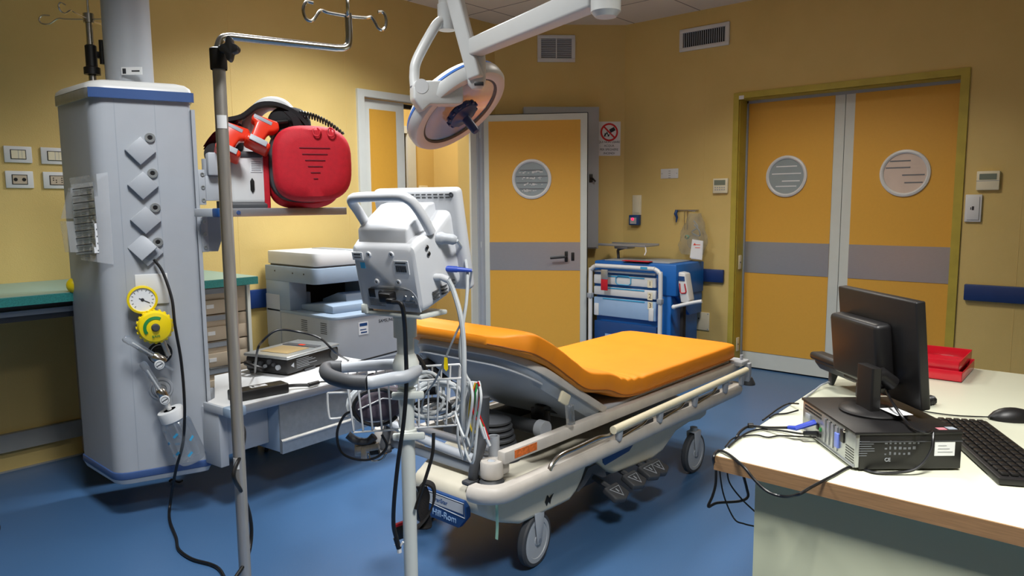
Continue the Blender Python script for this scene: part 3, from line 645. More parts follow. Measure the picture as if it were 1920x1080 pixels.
# ---- mattress
mt = thing('mattress', 'bright orange mattress folded up over the raised backrest', 'mattress', frame(BO+Vector((.7, BW/2, .505))))
cl = [(1.615, .553), (1.3, .552), (1.0, .551), (.8, .551), (.66, .553), (.55, .568), (.44, .61)]
for t in (.2, .32, .42, .5): 
    p = bk(t, 0, .052+.005*(t > .4)); cl.append((p.x, p.z))
p = bk(.60, 0, .055); cl.append((p.x-.00, p.z-.008)); p = bk(.655, 0, .035); cl.append((p.x-.015, p.z-.012))
PTS = smooth_path([(x, 0, z) for x, z in cl], 6); Tn = len(PTS)
def mat_sec(half_w, half_t, n=44, p=.22):
    S = []
    for k in range(n):
        a = 2*math.pi*k/n; cy_ = math.copysign(abs(math.cos(a))**p, math.cos(a)); sz_ = math.copysign(abs(math.sin(a))**p, math.sin(a)); S.append((cy_*half_w, sz_*half_t))
    return S
rows = []; seamA = []; seamB = []; seamC = []
for i, P in enumerate(PTS):
    t = (PTS[min(i+1, Tn-1)]-PTS[max(i-1, 0)]).normalized(); n_ = Vector((-t.z, 0, t.x)); n_ = n_ if n_.z > 0 else -n_
    e1 = i/(Tn-1); endd = min((PTS[0]-P).length, (PTS[-1]-P).length)
    rnd = 1 if endd > .10 else (1-(1-endd/.10)**2)**.5 if i > Tn/2 else 1
    k_ = max(.0, rnd); hw_ = (BW+.02)/2-.15*(1-k_) if i > Tn/2 else (BW+.02)/2
    ht_ = .046*(max(.35, k_)) if i > Tn/2 else .046
    if i == 0: hw_ -= .006; ht_ -= .004
    ww = random.uniform(-.0012, .0012)
    sec = mat_sec(hw_, ht_)
    rows.append([BF @ (P+Vector((0, BW/2-.005+a+ww, 0))+n_*(b_+(.004*math.sin(i*1.9) if (abs(P.x-.6) < .12 and b_ > 0 and a < 0) else 0))) for a, b_ in sec])
    seamA.append(BF @ (P+Vector((0, BW/2-.005-hw_-.001, 0))-n_*(ht_*.62))); seamB.append(BF @ (P+Vector((0, BW/2-.005+hw_+.001, 0))-n_*(ht_*.62)))
MB().grid(rows, True, True).build('cover', MATTO, mt, ang=60)
MB().tube(seamA, .0022, 6).build('piping', SEAM, mt); MB().tube(seamB, .0022, 6).build('piping', SEAM, mt)
MB().box(-.012, .012, -.004, .004, -.006, .006, .003, M=Matrix.Translation(xx(897, 643, BO.x+.02))).build('zip_pull', WHITE, mt)

# ================================================================ THE EXAMINATION LAMP (hangs from the ceiling)
lc = dd(853, 196, 3.15); nrm = (FW*-.2+(CX*.60-CU*.80)*.98).normalized(); upv = (CX*.80+CU*.60)
LM = axes(lc, upv, nrm.cross(upv), nrm); S_ = 3.15/2.6
R_ = .238
lamp = thing('examination_lamp', 'white round surgical examination lamp with blue handle on jointed ceiling arms', 'lamp', frame(lc))
MB(LM).lathe([(0, -.085), (.08, -.083), (.15, -.07), (.2, -.045), (R_-.008, -.015)], n=64).build('back_dome', WHITE, lamp)
MB(LM).lathe([(R_-.012, -.018), (R_-.006, -.016), (R_-.003, -.006), (R_-.009, -.004)], n=64).build('blue_ring', mat('lamp_blue', (70, 120, 200), .35), lamp)
MB(LM).lathe([(R_-.009, -.005), (R_, 0), (R_, .03), (R_-.012, .046), (R_-.03, .05), (R_-.05, .044), (R_-.058, .03), (R_-.04, .02), (R_-.012, -.004)], n=64).build('rim', WHITE2, lamp)
MB(LM).lathe([(R_-.055, .034), (.14, .012), (.08, -.01), (.02, -.02), (0, -.02)], n=64).build('reflector', MIRROR, lamp)
MB(LM).lathe([(R_-.056, .036), (0, .040)], n=64).build('glass_cover', mat('lamp_glass', (240, 240, 235), .05, trans=.95, alpha=.35), lamp)
MB(LM).lathe([(R_-.06, .0395), (R_-.054, .043), (R_-.048, .044), (R_-.05, .038)], n=64).build('dark_gasket', DGREY, lamp)
h_ = MB(LM).lathe([(0, .04), (.066, .04), (.072, .05), (.064, .068), (.03, .074), (.019, .082), (.017, .15), (.014, .156), (0, .157)], n=32).build('centre_handle', LAMPB, lamp)
m = MB(LM)
for k in range(12): a = k*math.pi/6; m.box(.06, .076, -.008, .008, .044, .064, .003, M=Matrix.Rotation(a, 4, 'Z'))
m.build('grip_lugs', LAMPB, h_)
# yoke: pivot housing in front, hoop behind, far pivot
pv = dd(808, 171, 2.95); pA, pB = dd(788, 170, 2.93), dd(862, 171, 2.99)
YM = axes((pA+pB)/2, pB-pA, (0, 0, 1), (pB-pA).cross(Vector((0, 0, 1)))); ln = (pB-pA).length/2
y_ = MB(YM).prism([(-ln-.035, .012), (-ln+.01, .034), (ln-.005, .038), (ln+.005, .024), (ln+.005, -.05), (ln-.012, -.058), (-ln+.03, -.058), (-ln+.0, -.085), (-ln-.035, -.035)], -.036, .036, 'xy', bev=.008, seg=3).build('pivot_housing', WHITE2, lamp)
MB(YM).cyl((-ln-.004, .012, -.037), (-ln-.004, .012, .037), .028, n=24).build('pivot_cap', WHITE, y_)
MB(YM).box(-.005, .05, -.012, .012, .0322, .0335).build('maker_label', PAPER, y_); MB(YM).box(.0, .022, -.002, .002, .0335, .034).box(.03, .046, -.008, .004, .0335, .034).build('label_print', INK, y_)
MB(YM).box(ln, ln+.001, -.012, .012, -.014, .014).build('end_plate', DGREY, y_)
MB().tube([dd(840, 37, 3.05), dd(826, 40, 3.03), dd(812, 56, 3.0), dd(782, 112, 2.96), dd(777, 140, 2.95), dd(778, 163, 2.94)], .0175*1.15, 16, smooth=7).build('yoke_tube', WHITE2, lamp)
MB().tube([dd(806, 166, 3.2), dd(822, 152, 3.25), dd(846, 140, 3.3), dd(878, 127, 3.32), dd(900, 123, 3.32), dd(920, 134, 3.28)], .017, 12, smooth=6).build('yoke_hoop', WHITE2, lamp)
MB().cyl(dd(930, 128, 3.25), dd(912, 143, 3.25), .03, n=20).build('far_pivot', WHITE, lamp)
cyl0, cyl1 = dd(832, -60, 3.05), dd(838, 57, 3.05); ax_ = Vector((cyl1.x, cyl1.y, 0))
MB().lathe([(0, 0), (.034, 0), (.037, .008), (.037, .1), (.033, .102), (.033, .17), (.028, .172), (.026, .34), (0, .34)], Matrix.Translation((cyl1.x, cyl1.y, cyl1.z)), 28).build('yoke_swivel', WHITE2, lamp)
def beam(a, b_, w0, h0, w1, h1, name, mtl, bev=.01):
    d_ = (b_-a); M = along(a, d_); L_ = d_.length; t = bmesh.new(); V = []
    for z, ww, hh_ in ((0, w0, h0), (L_, w1, h1)): V.append([t.verts.new((sx*ww/2, sy*hh_/2, z)) for sx, sy in ((-1, -1), (1, -1), (1, 1), (-1, 1))])
    t.faces.new(V[0]); t.faces.new(V[1])
    for k in range(4): t.faces.new((V[0][k], V[0][(k+1) % 4], V[1][(k+1) % 4], V[1][k]))
    bmesh.ops.recalc_face_normals(t, faces=t.faces[:]); bmesh.ops.bevel(t, geom=t.edges[:], offset=bev, segments=3, profile=.5, affect='EDGES')
    b2 = MB(); b2._add(t, M); return b2.build(name, mtl, lamp)
jt = dd(893, 110, 2.95)
beam(dd(830, -90, 2.97), dd(893, 148, 2.92), .055, .062, .052, .056, 'spring_arm', WHITE2)
beam(dd(884, 92, 2.95), dd(1120, -8, 2.2), .06, .066, .062, .072, 'extension_arm', WHITE2)
MB().lathe([(0, -.12), (.02, -.118), (.034, -.10), (.037, -.08), (.037, 0), (.034, .002), (.036, .004), (.036, .07), (.03, .08), (0, .082)], Matrix.Translation(jt), 28).build('elbow_joint', WHITE2, lamp)
q = dd(898, 157, 2.86); MB().box(-.018, .018, -.006, .006, -.007, .007, .002, M=axes(q, CX, FW, CU)).build('joint_slot', BLACK, lamp)
e1 = dd(1136, -2, 2.16)
MB(frame((e1.x, e1.y, 0))).lathe([(0, e1.z-.05), (.03, e1.z-.05), (.043, e1.z-.036), (.043, e1.z+.06), (.035, e1.z+.07), (.035, H_-.02), (.09, H_-.02), (.09, H_), (0, H_)], n=32).build('ceiling_mast', WHITE2, lamp)
top = dd(830, -90, 2.97)
kn = Vector((cyl1.x, cyl1.y, cyl1.z+.33))
MB().tube([kn, kn.lerp(top, .5)+Vector((0, 0, .01)), top], .034, 16).ell(tuple(top), (.04, .04, .045)).build('arm_knuckle', WHITE2, lamp)

# ================================================================ THE CEILING PENDANT (service column)
CO = Vector((1.131, 3.227, 0)); CF = frame(CO, -18.6); CXd = CF.to_3x3() @ Vector((1, 0, 0)); CYd = CF.to_3x3() @ Vector((0, 1, 0))
def cfp(px, py, yo=0.): return CF.inverted() @ plane_hit(px, py, CO+CYd*yo, CYd)
def cfw(px, py, yo=0.): return plane_hit(px, py, CO+CYd*yo, CYd)
SD = (CYd*.39-CXd*.14).normalized(); SN = Vector((-SD.y, SD.x, 0)); SN = SN if SN.dot(CXd) < 0 else -SN
def side_p(px, py, off=0.): return plane_hit(px, py, CO+SN*off, SN)
def roundpoly(P, R, n=6):
    out = []
    for i, p in enumerate(P):
        p = Vector(p); a = (Vector(P[i-1])-p).normalized(); b_ = (Vector(P[(i+1) % len(P)])-p).normalized(); r = R[i]
        for k in range(n+1):
            t = k/n; A, B_ = p+a*r, p+b_*r; q = A.lerp(p, t).lerp(p.lerp(B_, t), t); out.append((q.x, q.y))
    return out
def offs(P, d):
    c_ = Vector((sum(p[0] for p in P)/len(P), sum(p[1] for p in P)/len(P))); return [tuple(Vector(p)+(Vector(p)-c_).normalized()*d) for p in P]
CP = roundpoly([(-.011, 0), (.358, 0), (.374, .39), (-.14, .39)], [.056, .02, .03, .03])
pen = thing('ceiling_pendant', 'tall pale grey medical service column hanging from the ceiling, blue banded', 'medical pendant', CF)
MB(CF).prism(CP, .195, 1.767, 'xy').build('column_body', LGREY, pen)
MB(CF).prism(offs(CP, .008), .172, .204, 'xy', bev=.005).build('bottom_band', BAND, pen)
c = MB(CF); rows = [[Vector((*q, z)) for q in offs(CP, d_)] for d_, z in ((.004, .172), (-.008, .150), (-.04, .14))]; c.grid([[CF.inverted() @ CF @ v for v in r] for r in rows], True, True); c.build('underside', WHITE, pen)
MB(CF).prism(offs(CP, .010), 1.767, 1.809, 'xy', bev=.004).build('top_band', SILVER, pen)
MB(CF).prism([(.01, -.018), (.362, -.018), (.372, -.010), (.372, 0), (-.018, .0), (-.018, -.006)], 1.769, 1.808, 'xy').build('blue_band', BAND, pen)
c = MB(CF); rows = [[Vector((*q, z)) for q in offs(CP, d_)] for d_, z in ((.010, 1.809), (.004, 1.825), (-.02, 1.84), (-.06, 1.849))]; c.grid(rows, True, True); c.build('top_cap', WHITE2, pen)
tb_ = dd(239, 75, 3.35)
MB(frame((tb_.x, tb_.y, 0))).lathe([(.097, 1.82), (.097, H_-.05), (.16, H_-.05), (.16, H_), (0, H_)], n=40).build('ceiling_tube', LGREY, pen)
q0 = dd(229, 125, 3.245); q1 = dd(266, 141, 3.245); Mq = frame(((q0.x+q1.x)/2, (q0.y+q1.y)/2, (q0.z+q1.z)/2), -50)
k = MB(Mq).box(-.045, .045, -.003, .0, -.016, .016).build('tube_label', PAPER, pen); MB(Mq).box(-.04, -.025, -.004, -.003, -.012, .01).box(-.0, .035, -.004, -.003, -.004, .002).build('label_print', INK, k)
m = MB(CF)
for x0_, x1_ in ((.071, .077), (.219, .228)): m.box(x0_, x0_+.0015, -.0012, .002, .205, 1.767)
m.build('panel_seam', MGREY, pen)
MB(CF).box(.359, .374, -.004, .03, .33, 1.74).build('edge_profile', LGREY, pen)
# side stickers
for (px, py), w_, h2 in (((143, 204), .022, .04), ((134, 240), .02, .03), ((135, 262), .02, .03), ((139, 287), .024, .045), ((140, 313), .024, .035)):
    p = side_p(px, py); Ms = axes(p, -SD, (0, 0, 1), SN)
    k = MB(Ms).box(-w_, w_, -h2/1.6, h2/1.6, 0, .001).build('side_sticker', PAPER, pen); MB(Ms).box(-w_*.5, w_*.4, -h2*.45, -h2*.1, .001, .0015).box(-w_*.2, w_*.3, h2*.1, h2*.35, .001, .0015).build('sticker_print', INKG, k)
# four diamond socket flaps with studs
for i, (px, py) in enumerate(((263, 283), (268, 348), (273, 413), (277, 473))):
    p = cfp(px, py); MP = CF @ Matrix.Translation((p.x, 0, p.z)) @ Matrix.Rotation(math.radians(90), 4, 'X') @ Matrix.Rotation(math.radians(42), 4, 'Z')
    k = MB(MP).box(-.042, .042, -.042, .042, 0, .012, .003).build('socket_base', LGREY, pen)
    if i < 3: MB(MP).box(-.041, .041, -.041, .041, .012, .02, .003).box(-.036, -.028, .03, .036, .02, .0206).build('flap', LGREY, k)
    else:
        MB(MP @ Matrix.Rotation(-.42, 4, 'X') @ Matrix.Translation((0, .02, .022))).box(-.041, .041, -.041, .041, 0, .008, .003).build('flap', LGREY, k)
        MB(MP).lathe([(0, .013), (.028, .013), (.03, .012)], Matrix.Translation((.005, -.012, 0)), 20).build('socket_well', MGREY, k)
for px, py in ((281, 258.5), (286, 325), (291, 389.5), (296, 454)):
    p = cfp(px, py); MP = CF @ Matrix.Translation((p.x, 0, p.z)) @ Matrix.Rotation(math.radians(90), 4, 'X')
    k = MB(MP).lathe([(.008, .004), (.011, .008), (.019, .008), (.021, 0)], n=24).build('earth_stud', SILVER, pen); MB(MP).lathe([(0, .005), (.009, .005)], n=16).build('stud_hole', BLACK, k)
p0_, p1_ = cfp(252, 515), cfp(317, 568); MB(CF).box(p0_.x, p1_.x, -.008, 0, p1_.z, p0_.z, .003).build('blank_panel', WHITE, pen)
# gas outlets rings
for px, py in ((300, 662), (302, 729)):
    p = cfp(px, py); MP = CF @ Matrix.Translation((p.x, 0, p.z)) @ Matrix.Rotation(math.radians(90), 4, 'X')
    k = MB(MP).lathe([(0, .006), (.02, .006), (.022, .012), (.03, .012), (.032, .004), (.047, .004), (.049, 0)], n=32).build('gas_outlet', BLACK if py < 700 else LGREY, pen)
    MB(MP).lathe([(.036, .0045), (.036, .0052), (.039, .0052), (.039, .0045)], n=32).build('outlet_marking', WHITE if py < 700 else INKG, k)
# bracket plates on the right side of the column
for (px0, py0, px1, py1), nm in (((363, 318, 386, 384), 'shelf_bracket'), ((370, 407, 389, 472), 'shelf_bracket'), ((392, 760, 404, 842), 'shelf_bracket')):
    a, b_ = cfp(px0, py0, 0), cfp(px1, py1, 0)
    k = MB(CF).box(.372, max(b_.x, .40), -.01, .014, b_.z, a.z, .002).build(nm, LGREY, pen)
    for j in range(3):
        MB(CF @ Matrix.Translation(((.372+b_.x)/2+.004, -.01, a.z-.02-(a.z-b_.z-.04)*j/2)) @ Matrix.Rotation(math.radians(90), 4, 'X')).lathe([(0, .001), (.004, .001), (.005, .004), (.008, .004), (.009, 0)], n=14).build('bolt', SILVER, k)
SFM = frame((1.466, 2.892, 0), 4.6); ZS = .476
a, b_ = cfp(386, 330), cfp(404, 372)
k = MB(CF).box(.40, .50, -.006, .05, b_.z-.01, a.z, .003).box(.41, .465, -.04, .03, a.z+.002, a.z+.10, .008).build('arm_block', LGREY, pen)
MB(CF).cyl((.43, .04, a.z), (.43, .04, a.z+.075), .035).build('arm_pivot', LGREY, k)
MB(CF).cyl((.452, -.02, b_.z-.046), (.452, -.02, b_.z-.012), .013, n=16).build('clamp_knob', BLACK, k)
MB(CF).prism([(.40, 1.302), (.484, 1.302), (.456, 1.19), (.437, 1.135), (.40, 1.135)], -.008, .0, 'xz').build('lower_gusset', MGREY, k)

# ---- upper shelf and lower shelf carried by the pendant
sh = thing('pendant_shelf', 'upper grey tray shelf on the pendant carrying the red defibrillator bag', 'shelf', SFM @ Matrix.Translation((0, 0, 1.302)))
MB(SFM).prism([(.01, .012), (.66, .012), (.66, .40), (.16, .40), (.05, .2), (.01, .18)], 1.299, 1.312, 'xy').build('shelf_board', LGREY, sh)
MB(SFM).box(.03, .66, -.012, .008, 1.287, 1.322, .004).build('front_rail', STEEL, sh)
MB(SFM).box(-.02, .05, -.016, .03, 1.286, 1.323, .006).build('corner_cap', DBLUE, sh); MB(SFM).cyl((.075, -.016, 1.304), (.075, -.01, 1.304), .009, n=14).build('rail_bolt', BAND, sh)
MB(SFM).box(-.012, .01, .03, .18, 1.287, 1.322, .004).build('side_rail', LGREY, sh)
zb = yy(529, 852, 2.902).z
ls = thing('pendant_shelf', 'lower white shelf on the pendant with a deep grey drawer box below', 'shelf', SFM @ Matrix.Translation((0, 0, ZS)))
MB(SFM).prism([(0, 0), (.99, 0), (.99, .62), (.3, .62), (.06, .22), (0, .18)], ZS-.025, ZS, 'xy').build('shelf_board', WHITE, ls)
MB(SFM).box(.05, .99, -.012, .0, ZS-.035, ZS+.002, .003).build('front_rail', STEEL, ls)
MB(SFM).box(-.016, .065, -.018, .04, ZS-.04, ZS+.004, .008).build('corner_cap', BGREY, ls)
MB(SFM).box(-.015, .0, .04, .19, ZS-.035, ZS+.002, .003).build('side_rail', LGREY, ls)
xa = (SFM.inverted() @ yy(529, 820, 2.912)).x
MB(SFM).box(xa, .98, .02, .5, zb+.0, ZS-.035, .003).build('drawer_box', BGREY, ls)
MB(SFM).prism([(.0, zb-.004), (.0, zb+.055), (.008, zb+.062), (.012, ZS-.035), (.02, ZS-.035), (.02, zb-.004)], xa, .98, 'yz').build('drawer_front', SILVER, ls)
MB(SFM).box(xa+.01, .97, -.002, .0, zb+.05, zb+.053).build('drawer_groove', MGREY, ls)
MB(SFM).box(-.01, .03, .08, .2, .2, ZS-.035, .003).box(.0, xa, .10, .5, .24, ZS-.025, .006).build('mounting_block', LGREY, ls)
MB(SFM).box(.62, .75, -.014, -.002, ZS+.002, ZS+.025, .003).build('rail_clip', STEEL, ls)
# trolley casters seen below the shelf
p = g(495, 853, 0); TF = frame((p.x, p.y+.05, 0), 0)
t = thing('equipment_trolley', 'low dark wheeled trolley base almost hidden under the lower shelf', 'trolley', TF)
MB(TF).box(-.02, .42, .02, .32, .10, .135, .01).build('trolley_base', DGREY, t)
for x, y, a in ((.04, -.0, 70), (.38, .0, 60), (.04, .29, 70), (.38, .29, 60)): caster(TF @ frame((x, y, 0), a), t, R=.04, w_=.022)
# things at the back of the lower shelf
p = g(398, 692, ZS)
tag(MB(frame((p.x, p.y+.02, ZS+.001), 5)).box(-.02, .10, -.03, .04, 0, .02, .004).build('white_tray', WHITE), 'small white tray at the left end of the lower shelf', 'tray')
p = g(399, 681, ZS+.022); F_ = frame((p.x+.02, p.y+.03, ZS+.022)); t = thing('specimen_bottle', 'small dark bottle with a red cap beside the pendant on the white tray', 'bottle', F_)
MB(F_).lathe([(0, 0), (.024, 0), (.026, .01), (.026, .035), (.02, .04)], n=20).build('bottle_body', DRED, t); MB(F_).lathe([(.027, .036), (.028, .04), (.028, .075), (.024, .08), (0, .08)], n=20).build('cap', REDF, t)
p = g(412, 668, ZS); F_ = frame((p.x+.03, p.y+.05, ZS+.002), 20); t = thing('oxygen_mask', 'lilac plastic mask lying at the back of the lower shelf', 'mask', F_)
MB(F_).ell((0, 0, .035), (.065, .05, .035)).build('mask_shell', PURPLE, t); MB(F_).tube([(-.04, .05, .05), (0, .06, .09), (.04, .05, .05), (.0, .02, .07)], .007, 8, closed=True, smooth=6).build('mask_ring', PURPLE, t)

# ---- regulators and flowmeters plugged into the column
t = thing('oxygen_regulator', 'yellow pressure regulator with round dial gauge on the pendant front', 'regulator', CF @ Matrix.Translation((.13, -.03, .93)))
pg = cfp(267, 562, -.06); MG = CF @ Matrix.Translation((pg.x, pg.y, pg.z)) @ Matrix.Rotation(math.radians(90), 4, 'X')
k = MB(MG).lathe([(0, -.03), (.05, -.03), (.058, -.02), (.058, .006), (.05, .008), (.048, .003)], n=36).build('gauge_case', YEL, t)
MB(MG).lathe([(0, .003), (.0485, .003)], n=36).build('dial_face', PAPER, k)
m = MB(MG)
for j in range(13): a = math.radians(-45+j*22.5); m.box(.036, .043, -.001, .001, .0032, .0038, M=Matrix.Rotation(a, 4, 'Z'))
m.box(-.03, .014, -.0016, .0016, .004, .0046, M=Matrix.Rotation(math.radians(152), 4, 'Z')); m.lathe([(0, .005), (.006, .0048), (.007, .0035)], n=12); m.build('needle_and_scale', INK, k)
pk = cfp(291, 613, -.09); MK = CF @ Matrix.Translation((pk.x, pk.y, pk.z)) @ Matrix.Rotation(math.radians(90), 4, 'X')
m = MB(MK); pr = []; k = m.lathe([(0, -.05), (.04, -.05), (.058, -.04), (.066, -.03), (.068, .0), (.06, .012), (.03, .02), (0, .021)], n=40).build('pressure_knob', YEL, t)
m = MB(MK)
for j in range(20): m.box(.064, .072, -.005, .005, -.03, .0, .002, M=Matrix.Rotation(j*math.pi/10, 4, 'Z'))
m.build('knob_ribs', YEL, k)
MB(MK).lathe([(.034, .0195), (.034, .021), (.046, .0185), (.046, .016)], n=30, a0=math.radians(60), a1=math.radians(215)).build('green_arc', GREEN, k)
MB(MK).lathe([(0, .03), (.012, .03), (.015, .026), (.017, .02)], n=20).build('centre_screw', DGREY, k)
text('lettering', 'BASE', .014, MK @ Matrix.Translation((.0, -.036, .0185)) @ Matrix.Rotation(.2, 4, 'Z'), GREEN, k)
MB().cyl(cfw(305, 640, -.05), cfw(316, 667, -.05), .011, n=12).build('outlet_stem', SILVER, t); MB().cyl(cfw(274, 590, -.05), cfw(280, 600, -.06), .012, n=12).build('gauge_stem', SILVER, t)
MB(MK).cyl((0, 0, -.09), (0, 0, -.045), .02, n=16).build('mounting_neck', SILVER, t)
def flowmeter(lab, a, b_, c_, yo):
    A, B_ = cfw(*a, yo), cfw(*b_, yo); d = (A-B_).normalized(); t = thing('flowmeter', lab, 'flowmeter', CF @ Matrix.Translation(CF.inverted() @ B_), 'oxygen flowmeters')
    M = along(B_, d)
    MB(M).lathe([(0, -.034), (.017, -.032), (.022, -.022), (.022, .014), (.016, .024), (0, .024)], n=20).build('metal_body', CHROME, t)
    k = MB(M).lathe([(.0, .02), (.0135, .02), (.0135, .12), (.0155, .125), (.0155, .15), (.011, .158), (0, .158)], n=20).build('clear_tube', CLEAR, t)
    MB(M).cyl((0, 0, .02), (0, 0, .12), .003, n=8).build('inner_rod', WHITE, k)
    C_ = cfw(*c_, yo-.02); MC = axes(C_, CXd, (0, 0, 1), -CYd)
    MB(MC).lathe([(0, .006), (.018, .006), (.02, 0), (.019, -.02), (0, -.02)], n=24).build('control_knob', WHITE, t); MB(MC).box(-.012, .012, -.002, .002, .006, .0066, M=Matrix.Rotation(.5, 4, 'Z')).lathe([(.013, .006), (.013, .0066), (.0145, .0066), (.0145, .006)], n=20).build('knob_mark', INK, t)
    MB().cyl(B_, B_+CYd*(-yo-.004), .012, n=14).build('plug', SILVER, t)
    return t
t = flowmeter('chrome flowmeter with a slanted clear tube, upper one below the yellow regulator', (230, 632), (296, 672), (299, 684), -.07)
MB().cyl(cfw(303, 683, -.07), cfw(326, 694, -.08), .007, .004, n=10).build('hose_barb', CLEAR, t)
t = flowmeter('chrome flowmeter with a steep clear tube, above the humidifier bottle', (264, 676), (304, 738), (309, 750), -.07)
A, B_ = cfw(318, 768, -.08), cfw(362, 862, -.08); d = (B_-A).normalized(); BMx = along(A, d); Lb = (B_-A).length
t = thing('humidifier_bottle', 'clear humidifier bottle with a white cap hanging slanted from the flowmeter', 'bottle', frame(A))
MB(BMx).lathe([(0, 0), (.05, 0), (.052, .005), (.052, .045), (.045, .05), (0, .05)], n=28).cyl((0, 0, -.03), (0, 0, 0), .01, n=12).build('cap', WHITE, t)
MB(BMx).lathe([(.045, .05), (.056, .06), (.06, .07), (.06, Lb-.02), (.05, Lb), (0, Lb)], n=32).build('bottle_body', CLEAR, t)
MB(BMx).cyl((0, 0, .05), (0, 0, Lb-.02), .008, n=10).build('dip_tube', CLEAR, t)
m = MB(BMx)
for a_, z in ((200, .1), (250, .13), (300, .09), (225, .18), (280, .2), (180, .2), (150, .14), (330, .17)): m.box(.0602, .0612, -.012, .012, -.005, .005, M=Matrix.Rotation(math.radians(a_), 4, 'Z') @ Matrix.Translation((0, 0, z)) @ Matrix.Rotation(.5, 4, 'X'))
m.build('blue_print', SKYB, t)

# ---- papers in a plastic sleeve wrapped round the column edge
def wrap(px, py, off):
    return side_p(px, py, off) if px < 176 else cfw(px, py, -off)
def sheet(xl, xr, yt, yb, off, nm, m, parent, curl=0., nx=10, ny=12):
    rows = []
    for j in range(ny+1):
        v = j/ny; r = []
        for i in range(nx+1):
            u = i/nx; px = (xl[0]*(1-v)+xl[1]*v)*(1-u)+(xr[0]*(1-v)+xr[1]*v)*u; py = yt[0]*(1-v)*(1-u)+yt[1]*(1-v)*u+yb[0]*v*(1-u)+yb[1]*v*u
            r.append(wrap(px, py, off+curl*(1-u)**2*(.6+.4*math.sin(6*v))))
        rows.append(r)
    b_ = MB(); b_.grid(rows); return b_.build(nm, m, parent)
t = thing('paper_sleeve', 'clear plastic sleeve with a printed table taped round the pendant edge', 'paper', frame(side_p(150, 410, .01)))
sheet((130, 152), (202, 213), (334, 323), (487, 496), .006, 'plastic_sleeve', SLEEVE, t, .02)
k = sheet((133, 143), (174, 186), (346, 341), (478, 474), .010, 'printed_page', PAPER, t, .012)
for j in range(10):
    v = .07+j*.1; py = 346*(1-v)+478*v; xl_ = 135*(1-v)+144*v; xr_ = 173*(1-v)+185*v
    pts = [wrap(xl_+(xr_-xl_)*u, py-u*5, .0125+.012*(1-u)**2*(.6+.4*math.sin(6*v))) for u in (0, .25, .5, .75, 1)]
    MB().tube(pts, .0018, 6).build('ruled_line', INK, k)
    for u in ((.1, .3), (.38, .6), (.7, .92)):
        for dz in (5, 8.5):
            pts = [wrap(xl_+(xr_-xl_)*uu, py+dz-uu*5, .0122+.012*(1-uu)**2*(.6+.4*math.sin(6*v))) for uu in u]
            MB().tube(pts, .0007, 4).build('printed_text', INKG, k)
rows = []
for j in range(9):
    v = j/8; rows.append([side_p(px, 415+v*58+0*px, off) for px, off in ((112+10*v, .05), (124+8*v, .045), (142+4*v, .012))])
MB().grid(rows).build('loose_flap', SLEEVE, t)
rows = []
for j in range(9):
    v = j/8; rows.append([side_p(px, 352+v*58, off) for px, off in ((128-14*v, .03+.02*v), (132-4*v, .03), (142, .012))])
MB().grid(rows).build('loose_flap', SLEEVE, t)
p = side_p(140, 540, .03)
tag(MB().ell((p.x+.035, p.y+.12, p.z), (.03, .03, .034)).build('yellow_knob', YEL), 'yellow knob peeking out left of the pendant above the counter', 'knob')

# black power cable from the lowest socket, down the column, over the floor
pts = [cfw(289, 487, -.02), cfw(305, 510, -.05), cfw(322, 560, -.11), cfw(328, 610, -.14), cfw(340, 680, -.13), cfw(346, 760, -.14), cfw(343, 830, -.13), cfw(330, 880, -.1)]
pts += [g(319, 945, .03), g(318, 975, .012), g(330, 1008, .008), g(335, 1030, .008), g(360, 1048, .008), g(395, 1058, .008), g(412, 1068, .008), g(424, 1090, .008)]
tag(MB().tube(pts, .0062, 8, smooth=7).build('power_cable', BLACKC), 'black power cable from the lowest pendant socket down onto the floor', 'cable')
pts = [g(318, 902, .012), g(322, 899, .012), g(335, 904, .012), g(342, 901, .012)]
tag(MB().tube(pts, .005, 6, smooth=4).build('cable_tie', BLACKC), 'short dark cable end on the floor under the pendant', 'cable')

# ================================================================ IV POLES
def hook(M, L_, parent, flip=1):     # an open loop hook along local +x
    s = flip
    pts = [(0, 0, 0), (L_*.45, 0, .002), (L_*.62, 0, .004), (L_*.8, 0, -.018*s), (L_*.95, 0, -.016*s), (L_, 0, .002), (L_*.93, 0, .018*s), (L_*.78, 0, .018*s)]
    MB(M).tube(pts, .0034, 8, smooth=6).build('hook', CHROME, parent)
pc = dd(435, 600, 1.5); PX_, PY_ = pc.x, pc.y
t = thing('iv_pole', 'tall stainless steel drip pole in the left foreground with an offset hook arm', 'drip pole', (PX_, PY_, 0))
zt = dd(402, 92, 1.5).z; zc_ = dd(402, 128, 1.5).z
MB(frame((PX_, PY_, 0))).lathe([(0, .06), (.0125, .06), (.0125, zc_+.005), (0, zc_+.005)], n=24).build('pole', POLEM, t)
MB(frame((PX_, PY_, 0), -50)).lathe([(.016, zc_-.003), (.0165, zc_), (.0165, zt), (.014, zt+.002), (0, zt+.002)], n=24).build('collar', BLACK, t)
kp = dd(431, 92, 1.46); KM = axes(kp, CX, CU, -FW)
MB().cyl(dd(415, 92, 1.49), kp, .008, n=12).build('knob_stem', BLACK, t)
m = MB(KM); pr = [((.014+.004*math.cos(4*a_))*math.cos(a_)*1.05, (.0175+.005*math.cos(4*a_))*math.sin(a_)*1.1) for a_ in [2*math.pi*k/40 for k in range(40)]]
m.prism(pr, -.008, .008, 'xy', bev=.004).build('knob', BLACK, t)
za = g(540, 79, 1.62); A0 = Vector((PX_, PY_, zt)); zarm = zt+.027
e1 = g(640, 91, zarm); d_ = (e1-Vector((PX_, PY_, zarm))); d_.z = 0; d_.normalize(); Lr = (e1-Vector((PX_, PY_, zarm))).length+.018
B0 = Vector((PX_, PY_, 0)); 
